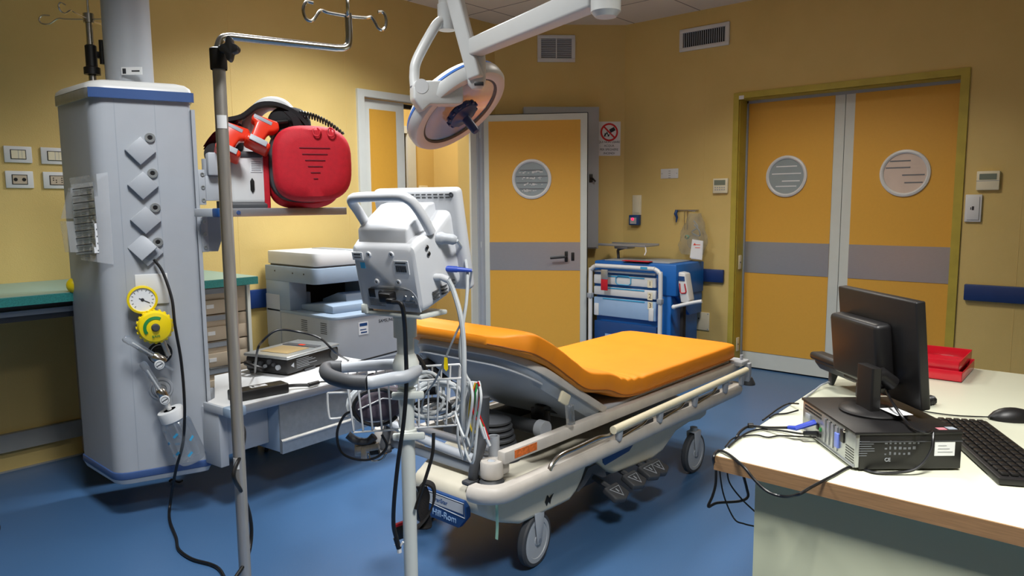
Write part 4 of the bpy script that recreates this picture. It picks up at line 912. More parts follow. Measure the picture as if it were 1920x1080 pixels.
pts = [B0+Vector((0, 0, zt)), B0+Vector((0, 0, zarm-.022))+d_*.001, B0+Vector((0, 0, zarm-.006))+d_*.008, B0+Vector((0, 0, zarm))+d_*.025, B0+Vector((0, 0, zarm))+d_*(Lr-.03), B0+Vector((0, 0, zarm+.004))+d_*(Lr-.008), B0+Vector((0, 0, zarm+.02))+d_*Lr, B0+Vector((0, 0, zarm+.076))+d_*Lr]
sp = [pts[0]]+smooth_path(pts[:4], 6)[1:]+[pts[4]]+smooth_path(pts[4:], 6)[1:]
MB().tube(sp, .0078, 12).build('offset_arm', CHROME, t)
HT = B0+Vector((0, 0, zarm+.070))+d_*Lr; an = math.degrees(math.atan2(d_.y, d_.x))
for k, (a_, L_, fl) in enumerate(((180+0, .098, 1), (0, .088, 1), (70, .10, -1), (250, .10, 1))): hook(frame(HT, an+a_), L_, t, fl)
MB(frame((PX_, PY_, 0))).lathe([(0, .055), (.03, .055), (.03, .085), (.014, .1), (0, .1)], n=20).build('base_hub', DGREY, t)
for k in range(5):
    F_ = frame((PX_, PY_, 0), 216+72*k); l_ = MB(F_).tube([(0, 0, .075), (.15, 0, .07), (.27, 0, .065)], .011, 8).build('base_leg', DGREY, t)
    MB(F_).cyl((.26, -.008, .026), (.26, .008, .026), .026, n=18).cyl((.26, 0, .03), (.26, 0, .068), .006, n=8).build('caster', BLACK, l_)
p = dd(416, 228, 1.487); k = MB(frame((PX_, PY_, p.z))).lathe([(.0128, -.013), (.0133, -.013), (.0133, .013), (.0128, .013)], n=16, a0=math.radians(200), a1=math.radians(290)).build('paper_label', PAPER, t)
p = dd(447, 870, 1.487); MB(frame((PX_, PY_, p.z))).lathe([(.0128, -.012), (.0133, -.012), (.0133, .012), (.0128, .012)], n=16, a0=math.radians(180), a1=math.radians(240)).build('paper_label', PAPER, t)
pts = [dd(447, 785, 1.56), dd(458, 810, 1.53), dd(452, 850, 1.5), dd(440, 880, 1.47), dd(440, 900, 1.465), dd(456, 928, 1.5), dd(469, 970, 1.53), dd(471, 1010, 1.53), dd(462, 1050, 1.5), dd(440, 1085, 1.47)]
tag(MB().tube(pts, .0042, 8, smooth=7).build('thin_cable', BLACKC), 'thin black cable winding round the foreground drip pole', 'cable')
p2 = dd(170, 90, 3.36); B2 = Vector((p2.x, p2.y, 0))
t = thing('iv_pole', 'chrome drip pole with black clamp fixed behind the pendant', 'drip pole', (p2.x, p2.y, 0))
z1 = dd(165, 30, 3.36).z; zk = dd(171, 108, 3.36).z
MB(frame(B2)).lathe([(0, 1.1), (.0165, 1.1), (.0165, zk-.05), (.0145, zk-.04), (.0145, z1), (0, z1)], n=20).build('pole', CHROME, t)
MB(frame(B2)).lathe([(.021, zk-.075), (.034, zk-.075), (.034, zk-.045), (.024, zk-.04), (.024, zk+.05), (.018, zk+.055)], n=20).box(.0, .06, -.012, .012, zk+.0, zk+.03, .004).build('collar', BLACK, t)
MB(frame(B2, -48)).cyl((.05, 0, zk-.03), (.05, 0, zk+.075), .012, n=12).build('knob', BLACK, t)
for a_, L_ in ((-48, .22), (132, .22), (40, .22), (222, .22)): hook(frame(B2+Vector((0, 0, z1-.015)), a_), L_, t)
MB(frame(B2)).lathe([(0, z1-.03), (.022, z1-.03), (.022, z1+.01), (0, z1+.01)], n=16).cyl((0, 0, z1), (0, 0, z1+.1), .005, n=8).build('hook_hub', CHROME, t)
MB(frame(B2, -18.6)).box(-.03, .03, -.045, .02, 1.15, 1.18, .004).box(-.03, .03, -.045, .02, 1.55, 1.58, .004).build('mounting_bracket', DGREY, t)

# ================================================================ DEFIBRILLATOR WITH RED BAG on the upper shelf
do = dd(430, 388, 3.22); DFR = frame((do.x, do.y, 1.3135), -30); DF = DFR @ Matrix.Diagonal((.87, .92, .98, 1))
t = thing('defibrillator', 'white portable defibrillator in a red bag with orange paddles on the upper shelf', 'defibrillator', DFR)
MB(DF).box(.0, .20, .0, .26, .02, .26, .03, 4).build('case', WHITE, t)
MB(DF).box(-.004, .19, -.008, .262, .0, .035, .012, 3).box(-.004, .17, -.008, .03, .235, .262, .008).build('dark_trim', DGREY, t)
MB(DF).box(.11, .165, -.003, .0, .17, .225).build('rating_label', PAPER, t)
m = MB(DF)
for k in range(6): m.box(.114, .16, -.0042, -.003, .176+k*.008, .178+k*.008)
m.build('label_print', INKG, t)
MB(DF).prism([(.105, .09), (.115, .075), (.125, .09), (.125, .13), (.115, .145), (.105, .13)], -.006, .01, 'xz', bev=.002).build('mains_inlet', BLACK, t)
def lobe(x0, x1, z0, z1, y0, y1, M, B_, p=.55, n=48):
    cx_, cz_ = (x0+x1)/2, (z0+z1)/2; a_, b_ = (x1-x0)/2, (z1-z0)/2; rows = []
    for s_, yv in ((.2, 0), (.6, 0), (.86, .03), (.96, .16), (1., .42), (1., .9), (.98, 1.)):
        r = []
        for k in range(n):
            th = 2*math.pi*k/n; c_, s2 = math.cos(th), math.sin(th)
            pp = .62 if c_ < 0 else .8
            r.append(Vector((cx_+math.copysign(abs(c_)**pp, c_)*a_*s_, y0+(y1-y0)*yv, cz_+math.copysign(abs(s2)**.62, s2)*b_*s_)))
        rows.append(r)
    B_.grid(rows, True, True)
m = MB(DF); lobe(.19, .56, .004, .30, .0, .14, DF, m); m.build('inner_pocket', REDF, t)
m = MB(DF); lobe(.215, .605, .035, .375, -.13, .0, DF, m); pk_ = m.build('front_pouch', REDF, t)
m = MB(DF); lobe(.195, .56, .03, .375, -.02, .05, DF, m); m.build('zip_band', DGREY, t)
for k in range(6):
    wv = .075*(1-k*.17); MB(DF).box(.42-wv, .42+wv, -.1335, -.128, .27-k*.027, .275-k*.027, .002).build('embossed_line', DRED, pk_)
MB(DF).box(.17, .20, -.006, .24, .0, .27, .008).build('pocket_edge', REDF, t)
# zip pulls
for x_ in (.43, .50):
    MB(DF).tube([(x_, -.10, .365), (x_+.018, -.135, .35), (x_+.01, -.14, .325), (x_-.012, -.14, .328), (x_-.016, -.13, .352)], .004, 8, closed=True, smooth=4).build('zip_pull', REDF, t)
# top: handle, flap, paddles, coiled lead
MB(DF).tube([(.10, .12, .26), (.10, .12, .36), (.13, .12, .43), (.2, .12, .485), (.28, .12, .48), (.33, .12, .42), (.34, .12, .33)], .024, 12, smooth=6, flat=1.4).build('carry_handle', WHITE, t)
MB(DF).strip([(.0, .06, .40), (.08, .06, .42), (.16, .05, .47), (.25, .05, .475), (.34, .05, .44), (.40, .04, .38), (.42, .03, .33)], .09, .018, (0, 1, 0)).strip([(.30, -.03, .44), (.34, -.035, .40), (.345, -.03, .35), (.35, -.02, .30)], .04, .01, (1, 0, 0)).build('shoulder_strap', BLACKF, t)
m = MB(DF); m.tube([(.40+.0*k, .0, 0) for k in range(1)]+[(.38+.017*math.cos(k*.9)*.0+k*.0022, -.01+.014*math.cos(k*.9), .41+.014*math.sin(k*.9)-(k*.0022)**2*2.6) for k in range(90)], .004, 6) if False else None
m.tube([(.36+k*.0017, .02+.013*math.cos(k*.8), .435-((k*.0017)**2)*1.9+.013*math.sin(k*.8)) for k in range(130)], .0042, 6); m.build('coiled_lead', BLACKC, t)
rows = []
for j in range(8):
    v = j/7; rows.append([Vector((-.11+.02*v+.17*u, .03+.16*v, .27+.14*u*(1-.2*v)+.02*math.sin(5*u+3*v)-.05*(1-u)**2*v)) for u in [i/7 for i in range(8)]])
b_ = MB(DF); b_.grid(rows); b_.grid([[p+Vector((0, 0, .012)) for p in r] for r in rows]); b_.build('side_flap', DRED, t)
MB(DF).ell((.31, .06, .38), (.11, .05, .09), .8).ell((-.06, .06, .25), (.05, .07, .05)).ell((.03, .15, .33), (.06, .1, .08), .8).build('side_pouch', BLACKF, t)
for k, (xo, zo, rz) in enumerate(((.035, .33, 8), (.175, .365, 8))):
    MPd = DF @ Matrix.Translation((xo, -.03, zo)) @ Matrix.Rotation(math.radians(24), 4, 'Y') @ Matrix.Rotation(math.radians(-22), 4, 'X') @ Matrix.Scale(1.22, 4)
    pd = MB(MPd).box(-.045, .055, -.03, .05, -.085, -.055, .012, 3).prism([(-.05, .03), (.05, .045), (.065, .02), (.05, .0), (.03, -.01), (.02, -.06), (-.03, -.06), (-.028, .0), (-.05, .005)], -.02, .025, 'xz', bev=.010, seg=3).build('paddle', ROR, t)
    MB(MPd).box(-.03, .04, -.034, -.029, -.08, -.058, .002).build('paddle_label', LGREY, pd); MB(MPd).box(-.045, .03, -.022, -.0195, .014, .028, .002).build('grip_label', MGREY, pd)
MB(DF).cyl((.20, -.02, .385), (.30, -.0, .40), .011, n=12).build('paddle_lead', BLACK, t)

# ================================================================ DEVICE AND POWER BRICK on the lower shelf
Z0 = ZS+.001
P1, P2, P0 = g(540, 706, Z0), g(637, 676, Z0), g(472, 694, Z0)
dx = (P2-P1); an = math.degrees(math.atan2(dx.y, dx.x)); Lx = dx.length; Ly = (P0-P1).length*1.02
VF = frame(P1, an); hV = .10
t = thing('portable_ventilator', 'black and silver portable ventilator with cables on the lower shelf', 'ventilator', VF)
MB(VF).box(0, Lx, 0, Ly, .004, hV-.014, .018, 3).build('housing', BLACK, t)
MB(VF).box(-.006, Lx+.0, -.006, Ly+.006, hV-.018, hV, .010, 3).build('silver_top', SILVER, t)
MB(VF).box(Lx*.14, Lx*.55, Ly*.18, Ly*.82, hV-.002, hV+.003, .003).build('display', TANP, t)
MB(VF).box(Lx*.6, Lx*.72, Ly*.1, Ly*.9, hV-.002, hV+.004, .003).build('keypad_strip', DGREY, t); MB(VF).box(Lx*.62, Lx*.68, Ly*.42, Ly*.55, hV+.003, hV+.006, .002).build('red_key', ROR, t)
MB(VF).cyl((Lx-.01, Ly*.3, hV*.55), (Lx+.04, Ly*.3, hV*.55), .02, n=20).build('outlet_port', DGREY, t)
MB(VF).cyl((Lx*.88, -.004, hV*.5), (Lx*.88, .0, hV*.5), .03, n=24).box(Lx*.3, Lx*.5, -.004, .002, .0, .012, .002).build('side_cover', DGREY, t)
m = MB(VF)
for k in range(6): m.box(Lx*.16, Lx*(.36+.2*random.random()), -.002, .0, hV*.72-k*.0085, hV*.72-k*.0085+.0015)
m.prism([(Lx*.06, hV*.5), (Lx*.11, hV*.62), (Lx*.11, hV*.38)], -.002, .0, 'xz'); m.build('side_print', LGREY, t)
for j in range(7):
    a_, z_ = .2+.1*j, .03+.012*(j % 3); MB(VF).cyl((-.012, Ly*a_, z_+.012), (.01, Ly*a_, z_+.012), .009 if j % 2 else .013, n=12).build('connector', DGREY if j % 3 else LGREY, t)
MB(VF).tube([(-.01, Ly*.8, .05), (-.05, Ly*.8, .06), (-.06, Ly*.6, .05), (-.03, Ly*.5, .03), (-.05, Ly*.7, .02)], .012, 8, smooth=6).build('coiled_hose', BLACK, t)
MB(VF).tube([(-.02, Ly*.7, .03), (-.05, Ly*.62, .045)], .009, 8).build('white_plug', WHITE, t)
pts = [g(478, 700, ZS+.015), dd(482, 660, 2.87), dd(492, 640, 2.87), dd(520, 619, 2.89), dd(560, 622, 2.92), dd(600, 634, 2.9), dd(630, 662, 2.93), g(652, 675, ZS+.01), g(665, 679, ZS+.006), g(690, 673, ZS+.006), g(735, 661, ZS+.006), g(752, 656, ZS+.006)]
tag(MB().tube(pts, .0048, 8, smooth=7).build('ventilator_cable', BLACKC), 'black cable looping over the ventilator and across the lower shelf', 'cable')
Q1, Q2 = g(543, 736, Z0), g(449, 754, Z0); dx = (Q1-Q2); an = math.degrees(math.atan2(dx.y, dx.x)); BFm = frame(Q2, an); Lx = dx.length
t = thing('power_brick', 'long black power adapter with white label on the lower shelf', 'power adapter', BFm)
MB(BFm).box(-.02, Lx, 0, .085, 0, .045, .007, 3).build('adapter_case', BLACK, t); k = MB(BFm).box(Lx*.3, Lx*.62, .03, .06, .045, .0458).build('white_label', PAPER, t); MB(BFm).box(Lx*.33, Lx*.38, .035, .055, .0458, .0464).box(Lx*.4, Lx*.5, .042, .047, .0458, .0464).build('label_print', INK, k)
pts = [BFm @ Vector((Lx, .045, .022)), BFm @ Vector((Lx+.05, .04, .018)), g(580, 722, ZS+.015), g(602, 716, ZS+.013), g(640, 714, ZS+.01), g(700, 700, ZS+.01)]
MB().tube(pts[:3], [.008]*40, 8, smooth=5).tube(pts[2:], .0042, 8, smooth=5).build('lead', BLACKC, t)
MB().tube([g(578, 722, ZS+.016), g(597, 717, ZS+.016)], .0105, 12).build('ferrite_core', BLACK, t)

# ================================================================ WORKTOP AND DRAWERS on the left wall
wt = thing('worktop', 'long teal laminate worktop along the yellow wall', 'worktop', frame((.5, 3.95, .955)))
MB().prism([(-1.6, 3.605), (2.02, 3.605), (2.02, YL-.001), (-1.6, YL-.001)], .915, .9535, 'xy').build('board', TEAL, wt)
MB().box(-1.6, 2.02, 3.608, YL-.001, .9536, .956).build('top_surface', TEALTOP, wt)
MB().box(-1.6, 1.3, 4.1, 4.12, .80, .83).box(-1.6, 1.3, 3.68, 3.72, .862, .885).build('support_rail', MGREY, wt)
MB().box(-1.6, 1.3, 3.7, 3.73, .835, .914).build('apron', DGREY, wt)
MB().box(-1.6, -1.56, 3.7, 4.2, 0, .914).build('end_support', DRAWERM, wt)
dr = thing('drawer_unit', 'taupe drawer cabinet with recessed handles under the worktop', 'drawer cabinet', frame((1.66, 3.9, 0)))
MB().box(1.32, 2.0, 3.70, YL-.002, .02, .912).build('carcass', DRAWERM, dr)
MB().box(1.985, 2.003, 3.665, YL-.003, .0, .912).build('side_panel', FRAMEW, dr)
z = .905
for k in range(6):
    d_ = MB().box(1.33, 1.98, 3.675, 3.70, z-.135, z-.062, .002).box(1.33, 1.98, 3.685, 3.70, z-.062, z, .001).box(1.33, 1.42, 3.675, 3.69, z-.062, z, .001).box(1.93, 1.98, 3.675, 3.69, z-.062, z, .001).build('drawer', DRAWERM, dr)
    MB().box(1.43, 1.92, 3.680, 3.686, z-.03, z-.004).build('recessed_handle', MGREY, d_)
    if k in (0, 1, 2): MB().box(1.76, 1.80, 3.673, 3.675, z-.105, z-.085).build('paper_label', PAPER, d_)
    z -= .142

# ================================================================ PRINTER
px0, px1, py0, py1 = 2.417, 2.98, 3.50, 4.22
pr = thing('multifunction_printer', 'big grey and white office printer copier standing by the yellow wall', 'printer', frame(((px0+px1)/2, 3.86, 0)))
def ztop(px, py, x=px0): return xx(px, py, x).z
MB().prism(roundpoly([(px0, py1), (px0, py0), (px1, py0), (px1, py1)], [.01, .07, .07, .01]), .10, .672, 'xy').build('lower_body', LGREY, pr)
MB().prism(roundpoly([(px0-.003, py1), (px0-.003, py0-.004), (px1, py0-.004), (px1, py1)], [.01, .07, .07, .01]), .672, .690, 'xy', bev=.004).build('body_rim', BGREY, pr)
MB().box(px0+.0, px0+.12, 3.95, py1, .69, .87, .004).box(px1-.06, px1, 3.9, py1, .69, .87).box(px0+.12, px1-.06, 4.12, py1, .69, .87).build('rear_support', BGREY, pr)
MB().box(px0+.12, px1-.06, 4.08, 4.12, .69, .86).build('output_cavity', DARKGAP, pr)
MB().prism([(3.62, .69), (3.62, .735), (3.70, .745), (3.98, .72), (4.02, .69)], px0+.08, px1-.14, 'yz', bev=.006).prism([(3.70, .72), (3.71, .785), (3.80, .79), (3.96, .74), (3.96, .72)], px0+.24, px1-.10, 'yz', bev=.006).box(px0+.10, px0+.17, 3.98, 4.03, .70, .79, .006).build('output_tray', BGREY, pr)
MB().prism(roundpoly([(px0-.004, py1), (px0-.004, 3.665), (px1, 3.665), (px1, py1)], [.01, .05, .05, .01]), .868, .962, 'xy', bev=.004).build('scanner_base', BGREY, pr)
MB().prism(roundpoly([(px0+.02, py1-.02), (px0+.012, 3.675), (px1, 3.675), (px1, py1-.02)], [.02, .05, .05, .02]), .962, .972, 'xy').build('lid_gap', DGREY, pr)
MB().prism(roundpoly([(px0+.01, py1-.01), (px0+.006, 3.67), (px1-.16, 3.67), (px1-.16, py1-.01)], [.02, .05, .01, .02]), .972, 1.052, 'xy', bev=.006).prism([(px1-.165, .972), (px1-.165, 1.05), (px1-.12, 1.005), (px1-.02, 1.0), (px1-.02, .972)], 3.68, py1-.02, 'xz', bev=.004).build('scanner_lid', WHITE, pr)
MB().box(px0+.30, px1-.17, 3.72, 4.15, 1.05, 1.056, .002).build('feeder_tray', MGREY, pr)
for ky in (4.1, 3.9, 3.78): MB().cyl((px0-.006, ky, .925 if ky < 4 else .93), (px0-.003, ky, .925 if ky < 4 else .93), .005, n=10).build('screw', BLACK, pr)
MB().box(px0-.003, px0, 4.06, py1, .45, .78, .002).build('access_door', LGREY, pr)
for yc in (3.80, 3.60):
    m = MB()
    for k in range(6): m.box(px0-.0025, px0, yc-.03, yc+.03, .585+k*.012, .5885+k*.012)
    m.build('side_vent', DGREY, pr)
MB().box(px0+.02, px1-.02, py0-.003, py0, .40, .405).box(px0+.02, px1-.02, py0-.003, py0, .24, .245).build('paper_drawer_seam', MGREY, pr)
MP = axes((2.625, py0-.0008, .60), (1, 0, 0), (0, 0, 1), (0, -1, 0))
k = MB(MP).box(-.035, .035, -.035, .04, 0, .0012).build('service_sticker', PAPER, pr); MB(MP).box(-.028, .028, .016, .034, .0012, .0016).box(-.025, .02, -.008, -.002, .0012, .0016).box(-.02, .025, -.026, -.018, .0012, .0016).build('sticker_print', DBLUE, k)
text('lettering', 'SAMSUNG', .026, axes((2.80, py0-.0008, .630), (1, 0, 0), (0, 0, 1), (0, -1, 0)), INK, pr)
MB().box(px0+.03, px1-.03, py0+.03, py1-.02, .03, .10).build('stand', MGREY, pr)
for x, y in ((px0+.08, py0+.08), (px1-.08, py0+.08), (px0+.08, py1-.08), (px1-.08, py1-.08)): MB().cyl((x, y, 0), (x, y, .03), .02, n=14).build('foot', BLACK, pr)

# ================================================================ BLUE MEDICAL CART
FXc = 4.95
ct = thing('medical_cart', 'blue medical drawer cart with a white tube frame beside the double door', 'medical cart', frame((5.15, 3.08, 0)))
MB().box(FXc, 5.405, 2.70, 3.455, .62, .865, .012).box(FXc+.01, 5.40, 2.745, 3.44, .08, .63, .012).build('cart_body', BLUEP, ct)
MB().prism([(5.0, .62), (5.40, .62), (5.40, .45), (5.2, .45)], 2.712, 2.748, 'xz', bev=.004).build('side_recess', BLUEP, ct)
MB().box(FXc+.04, 5.36, 2.78, 3.38, .865, .873, .003).build('top_mat', MGREY, ct)
a, b_ = g(1166, 489, .875), g(1222, 491, .875); MB().box(a.x, a.x+.06, b_.y, a.y, .873, .879, .002).build('red_strip', REDF, ct)
def cpt(px, py, x=FXc-.02): return xx(px, py, x)
def drawer(y_px0, y_px1, tall, num):
    a, b_ = cpt(1114, y_px0), cpt(1230, y_px1)
    d_ = MB().box(FXc-.025, FXc+.01, b_.y, a.y, b_.z, a.z, .006).build('drawer', LBLUE if tall else WHITE, ct)
    MB().box(FXc-.028, FXc-.022, b_.y+.10, a.y-.09, a.z-.012, a.z-.002, .001).build('blue_lip', SKYB, d_)
    MP = axes((FXc-.0262, b_.y+.05, (a.z-.045 if not tall else a.z-.03)), (0, -1, 0), (0, 0, 1), (-1, 0, 0))
    k = MB(MP).box(-.022, .022, -.03, .03, 0, .001).build('number_tag', CREAM, d_); text('lettering', num, .05, MP @ Matrix.Translation((0, 0, .0012)), BROWN_INK, k)
    return d_
BROWN_INK = mat('brown_marker', (90, 60, 40), .7)
d1 = drawer(514, 540, 0, '1'); drawer(536, 562, 0, '2'); d3 = drawer(556, 603, 1, '3')
a, b_ = cpt(1114, 556), cpt(1230, 603)
for yv in (a.y-.03, b_.y+.04): MB().box(FXc-.032, FXc-.022, yv-.022, yv+.022, b_.z-.0, a.z-.05, .008).build('drawer_catch', WHITE, d3)
a, b_ = cpt(1114, 600), cpt(1230, 650)
MB().box(FXc-.018, FXc+.01, b_.y, a.y, .12, a.z, .006).build('dark_lower_drawer', DBLUE, ct)
k = MB().box(FXc-.022, FXc-.017, a.y-.30, a.y-.11, a.z-.14, a.z-.10).box(FXc-.022, FXc-.017, a.y-.42, a.y-.35, a.z-.14, a.z-.11).build('drawer_sticker', LBLUE, ct)
MB().box(FXc-.03, FXc, cpt(1230, 510).y, cpt(1114, 510).y, cpt(1170, 512).z-.004, cpt(1170, 512).z+.012, .003).build('drawer_lock_bar', MGREY, ct)
Zt = cpt(1170, 501, FXc-.05).z; ya, yb = cpt(1107, 560, FXc-.05).y, cpt(1238, 560, FXc-.05).y
fr_ = MB().tube([(FXc-.05, ya, .1), (FXc-.05, ya, Zt-.09), (FXc-.05, ya-.012, Zt-.03), (FXc-.05, ya-.05, Zt-.003), (FXc-.05, ya-.10, Zt), (FXc-.05, yb+.10, Zt), (FXc-.05, yb+.05, Zt-.003), (FXc-.05, yb+.012, Zt-.03), (FXc-.05, yb, Zt-.09), (FXc-.05, yb, .1)], .017, 12, smooth=5).build('tube_frame', WHITE, ct)
q = cpt(1207, 503, FXc-.068); MB().box(FXc-.069, FXc-.066, q.y-.03, q.y+.03, q.z-.008, q.z+.01).build('blue_sticker', SKYB, fr_)
for yv in (ya, yb): MB().box(FXc-.072, FXc-.03, yv-.02, yv+.02, .56, .60, .004).build('frame_clamp', MGREY, fr_)
q = cpt(1169, 526, FXc-.028); MB().tube([(FXc-.032, q.y+dy, q.z+dz) for dy, dz in ((.07, .02), (.05, .035), (-.05, .035), (-.07, .02), (-.07, -.02), (-.05, -.035), (.05, -.035), (.07, -.02))], .004, 8, closed=True).build('oval_handle', SKYB, d1)
a, b_ = cpt(1127, 505, FXc-.075), cpt(1139, 545, FXc-.075)
k = MB().box(FXc-.078, FXc-.070, b_.y, a.y, b_.z, b_.z+.10, .003).build('hanging_tag', REDF, ct); MB().box(FXc-.080, FXc-.066, b_.y, a.y, b_.z+.09, a.z, .004).build('tag_clip', SILVER, k)
for x, y in ((5.0, 2.8), (5.0, 3.38), (5.34, 2.8), (5.34, 3.38)): caster(frame((x, y, 0)), ct, R=.04, w_=.022)
# monitor tray on an arm
a, b_ = xx(1134, 461, 5.15), xx(1222, 458, 5.15); m_ = (a+b_)/2
t = thing('instrument_tray', 'small steel tray on a short curved arm above the blue cart', 'tray', frame((5.15, m_.y, .865)))
MB().box(5.05, 5.27, b_.y, a.y, m_.z-.006, m_.z+.004, .003).box(5.05, 5.06, b_.y, a.y, m_.z, m_.z+.014).box(5.26, 5.27, b_.y, a.y, m_.z, m_.z+.014).build('tray_plate', STEEL, t)
MB().box(5.1, 5.22, m_.y-.03, m_.y+.10, m_.z-.03, m_.z-.006, .006).build('under_bracket', STEEL, t)
yb2 = xx(1160, 475, 5.15).y; MB().tube([(5.15, m_.y+.02, m_.z-.02), (5.15, yb2, m_.z-.04), (5.15, yb2+.005, m_.z-.07), (5.15, yb2, .868)], .012, 10, smooth=5).build('arm', DGREY, t)
MB().tube([(5.06, b_.y+.005, m_.z), (5.055, b_.y-.005, m_.z-.04), (5.05, b_.y+.005, m_.z-.07)], .005, 6).build('white_tape', PAPER, t)
# white dispenser on the cart side
qa = xx(1290, 512, 5.05); MD = frame((5.06, 2.67, 0), 0)
t = thing('suction_unit', 'white angled handset with a red clip hooked on the right side of the blue cart', 'handset', frame((5.06, 2.67, .7)))
zt_, zb_ = xx(1290, 510, 5.0).z, xx(1295, 568, 5.0).z
MB().prism([(2.695, zt_), (2.64, zt_-.01), (2.60, zb_+.02), (2.615, zb_), (2.67, zb_), (2.695, zt_-.1)], 4.97, 5.06, 'yz', bev=.01, seg=3).build('handset_body', WHITE, t)
MB().tube([(4.93, 2.70, zb_-.03), (4.96, 2.64, zb_-.012), (4.99, 2.56, zb_+.01), (5.0, 2.51, zb_+.02)], .014, 10, smooth=4).ell((4.93, 2.705, zb_-.033), (.018, .018, .018)).build('cross_handle', WHITE, t)
MP = axes((4.968, 2.655, (zt_+zb_)/2), (0, -1, 0), (0, .1, 1), (-1, 0, 0))
MB(MP).tube([(-.022, .03, .002), (-.022, -.035, .002), (-.012, -.045, .002), (.022, -.04, .002), (.028, -.03, .002), (.02, .03, .002)], .0045, 8).build('red_clip', REDF, t)
MB(MP).box(-.03, .022, .05, .085, .0, .002).build('blue_label', DBLUE, t)
tag(MB().box(5.0, 5.05, 2.665, 2.69, .10, zb_+.0, .003).box(4.985, 5.06, 2.66, 2.695, .08, .12, .006).build('black_strap', BLACKF), 'black strap hanging down the right side of the blue cart', 'strap')

# ================================================================ PATIENT MONITOR ON ITS STAND
SP = Vector((1.205, 1.431, 0)); SPF = frame(SP)
st = thing('monitor_stand', 'pale grey rolling stand pole with a loop handle carrying the patient monitor', 'monitor stand', SPF)
zm = dd(760, 588, 1.85).z
MB(SPF).lathe([(0, .06), (.0185, .06), (.0185, .87), (.022, .872), (.022, zm-.02), (0, zm-.02)], n=28).build('pole', FRAMEW, st)
HB = [g(782, 694, .905), g(762, 706, .905), g(735, 710, .905), g(700, 717, .905), g(689, 718, .905)]
HG = [g(689, 718, .905), g(655, 716, .905), g(622, 707, .905), g(610, 696, .905), g(616, 690, .905), g(640, 689, .905)]
HC = [g(640, 689, .905), g(690, 686, .905), g(735, 683, .905), g(760, 684, .905), g(776, 690, .905)]
h1 = MB().tube(HB, .0145, 12, smooth=5, flat=1.15).tube(HC, .013, 12, smooth=5, flat=1.15).build('loop_handle', LGREY, st)
MB().tube(HG, .0165, 12, smooth=5, flat=1.15).build('rubber_grip', DGREY, h1)
MB(SPF).lathe([(.019, .865), (.03, .87), (.034, .89), (.034, .925), (.026, .945), (.0225, .95)], n=28).build('handle_collar', FRAMEW, st)
for zq in (dd(760, 737, 1.85).z, dd(760, 813, 1.85).z):
    k = MB(SPF).lathe([(.0186, zq-.014), (.024, zq-.012), (.024, zq+.012), (.0186, zq+.014)], n=24).build('basket_clamp', FRAMEW, st)
    MB(frame(SP, -42)).box(-.038, .045, -.03, -.018, zq-.010, zq+.010, .005).build('clamp_ear', FRAMEW, k)
MB(SPF).lathe([(0, .05), (.05, .05), (.05, .07), (.03, .09), (0, .09)], n=24).build('base_hub', MGREY, st)
for k in range(5):
    F_ = frame(SP, 200+72*k); l_ = MB(F_).tube([(0, 0, .07), (.15, 0, .065), (.26, 0, .06)], .015, 8).build('base_leg', LGREY, st)
    MB(F_).cyl((.25, -.01, .028), (.25, .01, .028), .028, n=18).cyl((.25, 0, .03), (.25, 0, .06), .006, n=8).build('caster', BLACK, l_)
MT = 12
PMF = Matrix.Translation(dd(736, 583, 1.80)) @ Matrix.Rotation(math.radians(-79.6), 4, 'Z')
MB(PMF).box(-.095, .09, .0, .11, -.016, -.004, .004).box(-.10, -.08, -.006, .02, -.012, .012, .003).build('mounting_plate', FRAMEW, st)
MB().cyl((SP.x, SP.y, zm-.06), (SP.x, SP.y, zm-.008), .03, n=20).build('plate_neck', FRAMEW, st)
PMF = PMF @ Matrix.Rotation(math.radians(MT), 4, 'X')
pm = thing('patient_monitor', 'white patient monitor seen from behind with a carry handle on its stand', 'patient monitor', PMF)
PWT = mat('monitor_plastic', (206, 209, 214), .38, var=.015)
XL_, XR_ = -.112, .098
rows = []
def secp(y, x0, x1, z0, z1, r=.02):
    return [Vector((q[0], y, q[1])) for q in roundpoly([(x0, z0), (x1, z0), (x1, z1), (x0, z1)], [r]*4, 4)]
for y, x0, x1, z0, z1 in ((0, XL_+.018, XR_-.01, .004, .158), (.006, XL_+.010, XR_-.003, .0, .168), (.03, XL_+.004, XR_, .0, .178), (.09, XL_, XR_+.01, .012, .192), (.15, XL_-.006, XR_+.014, .03, .225)): rows.append(secp(y, x0, x1, z0, z1))
b_ = MB(PMF); b_.grid(rows, True, True); bd_ = b_.build('rear_housing', PWT, pm)
MB(PMF).prism([(.014, .16), (.022, .205), (.12, .245), (.15, .245), (.15, .16)], XL_+.022, XR_-.03, 'yz', bev=.006, seg=3).build('top_block', PWT, pm)
bz = MB(PMF).box(-.138, .138, .148, .182, .012, .278, .014, 4).build('front_bezel', PWT, pm)
MB(PMF).box(-.115, .115, .1815, .184, .04, .25).build('screen', mat('screen_black', (14, 16, 20), .1), pm)
m = MB(PMF)
for j in range(2):
    for k in range(12):
        x_ = -.100+k*.0185; m.box(x_, x_+.012, .1465, .1495, .254+j*.008, .257+j*.008)
m.build('vent_slots', DGREY, bz)
MB(PMF).lathe([(0, -.001), (.004, -.001), (.007, .001)], Matrix.Translation((.122, .147, .262)) @ Matrix.Rotation(math.radians(90), 4, 'X'), 12).build('screw_hole', DGREY, bz)
hp_ = [(-.086, .06, .195), (-.098, .045, .245), (-.103, .035, .268), (-.095, .03, .279), (-.07, .028, .283), (.0, .028, .284), (.055, .028, .284), (.075, .03, .279), (.088, .04, .262), (.098, .055, .225), (.103, .07, .185)]
MB(PMF).tube(hp_, .0125, 12, smooth=4, flat=1.).build('carry_handle', PWT, pm)
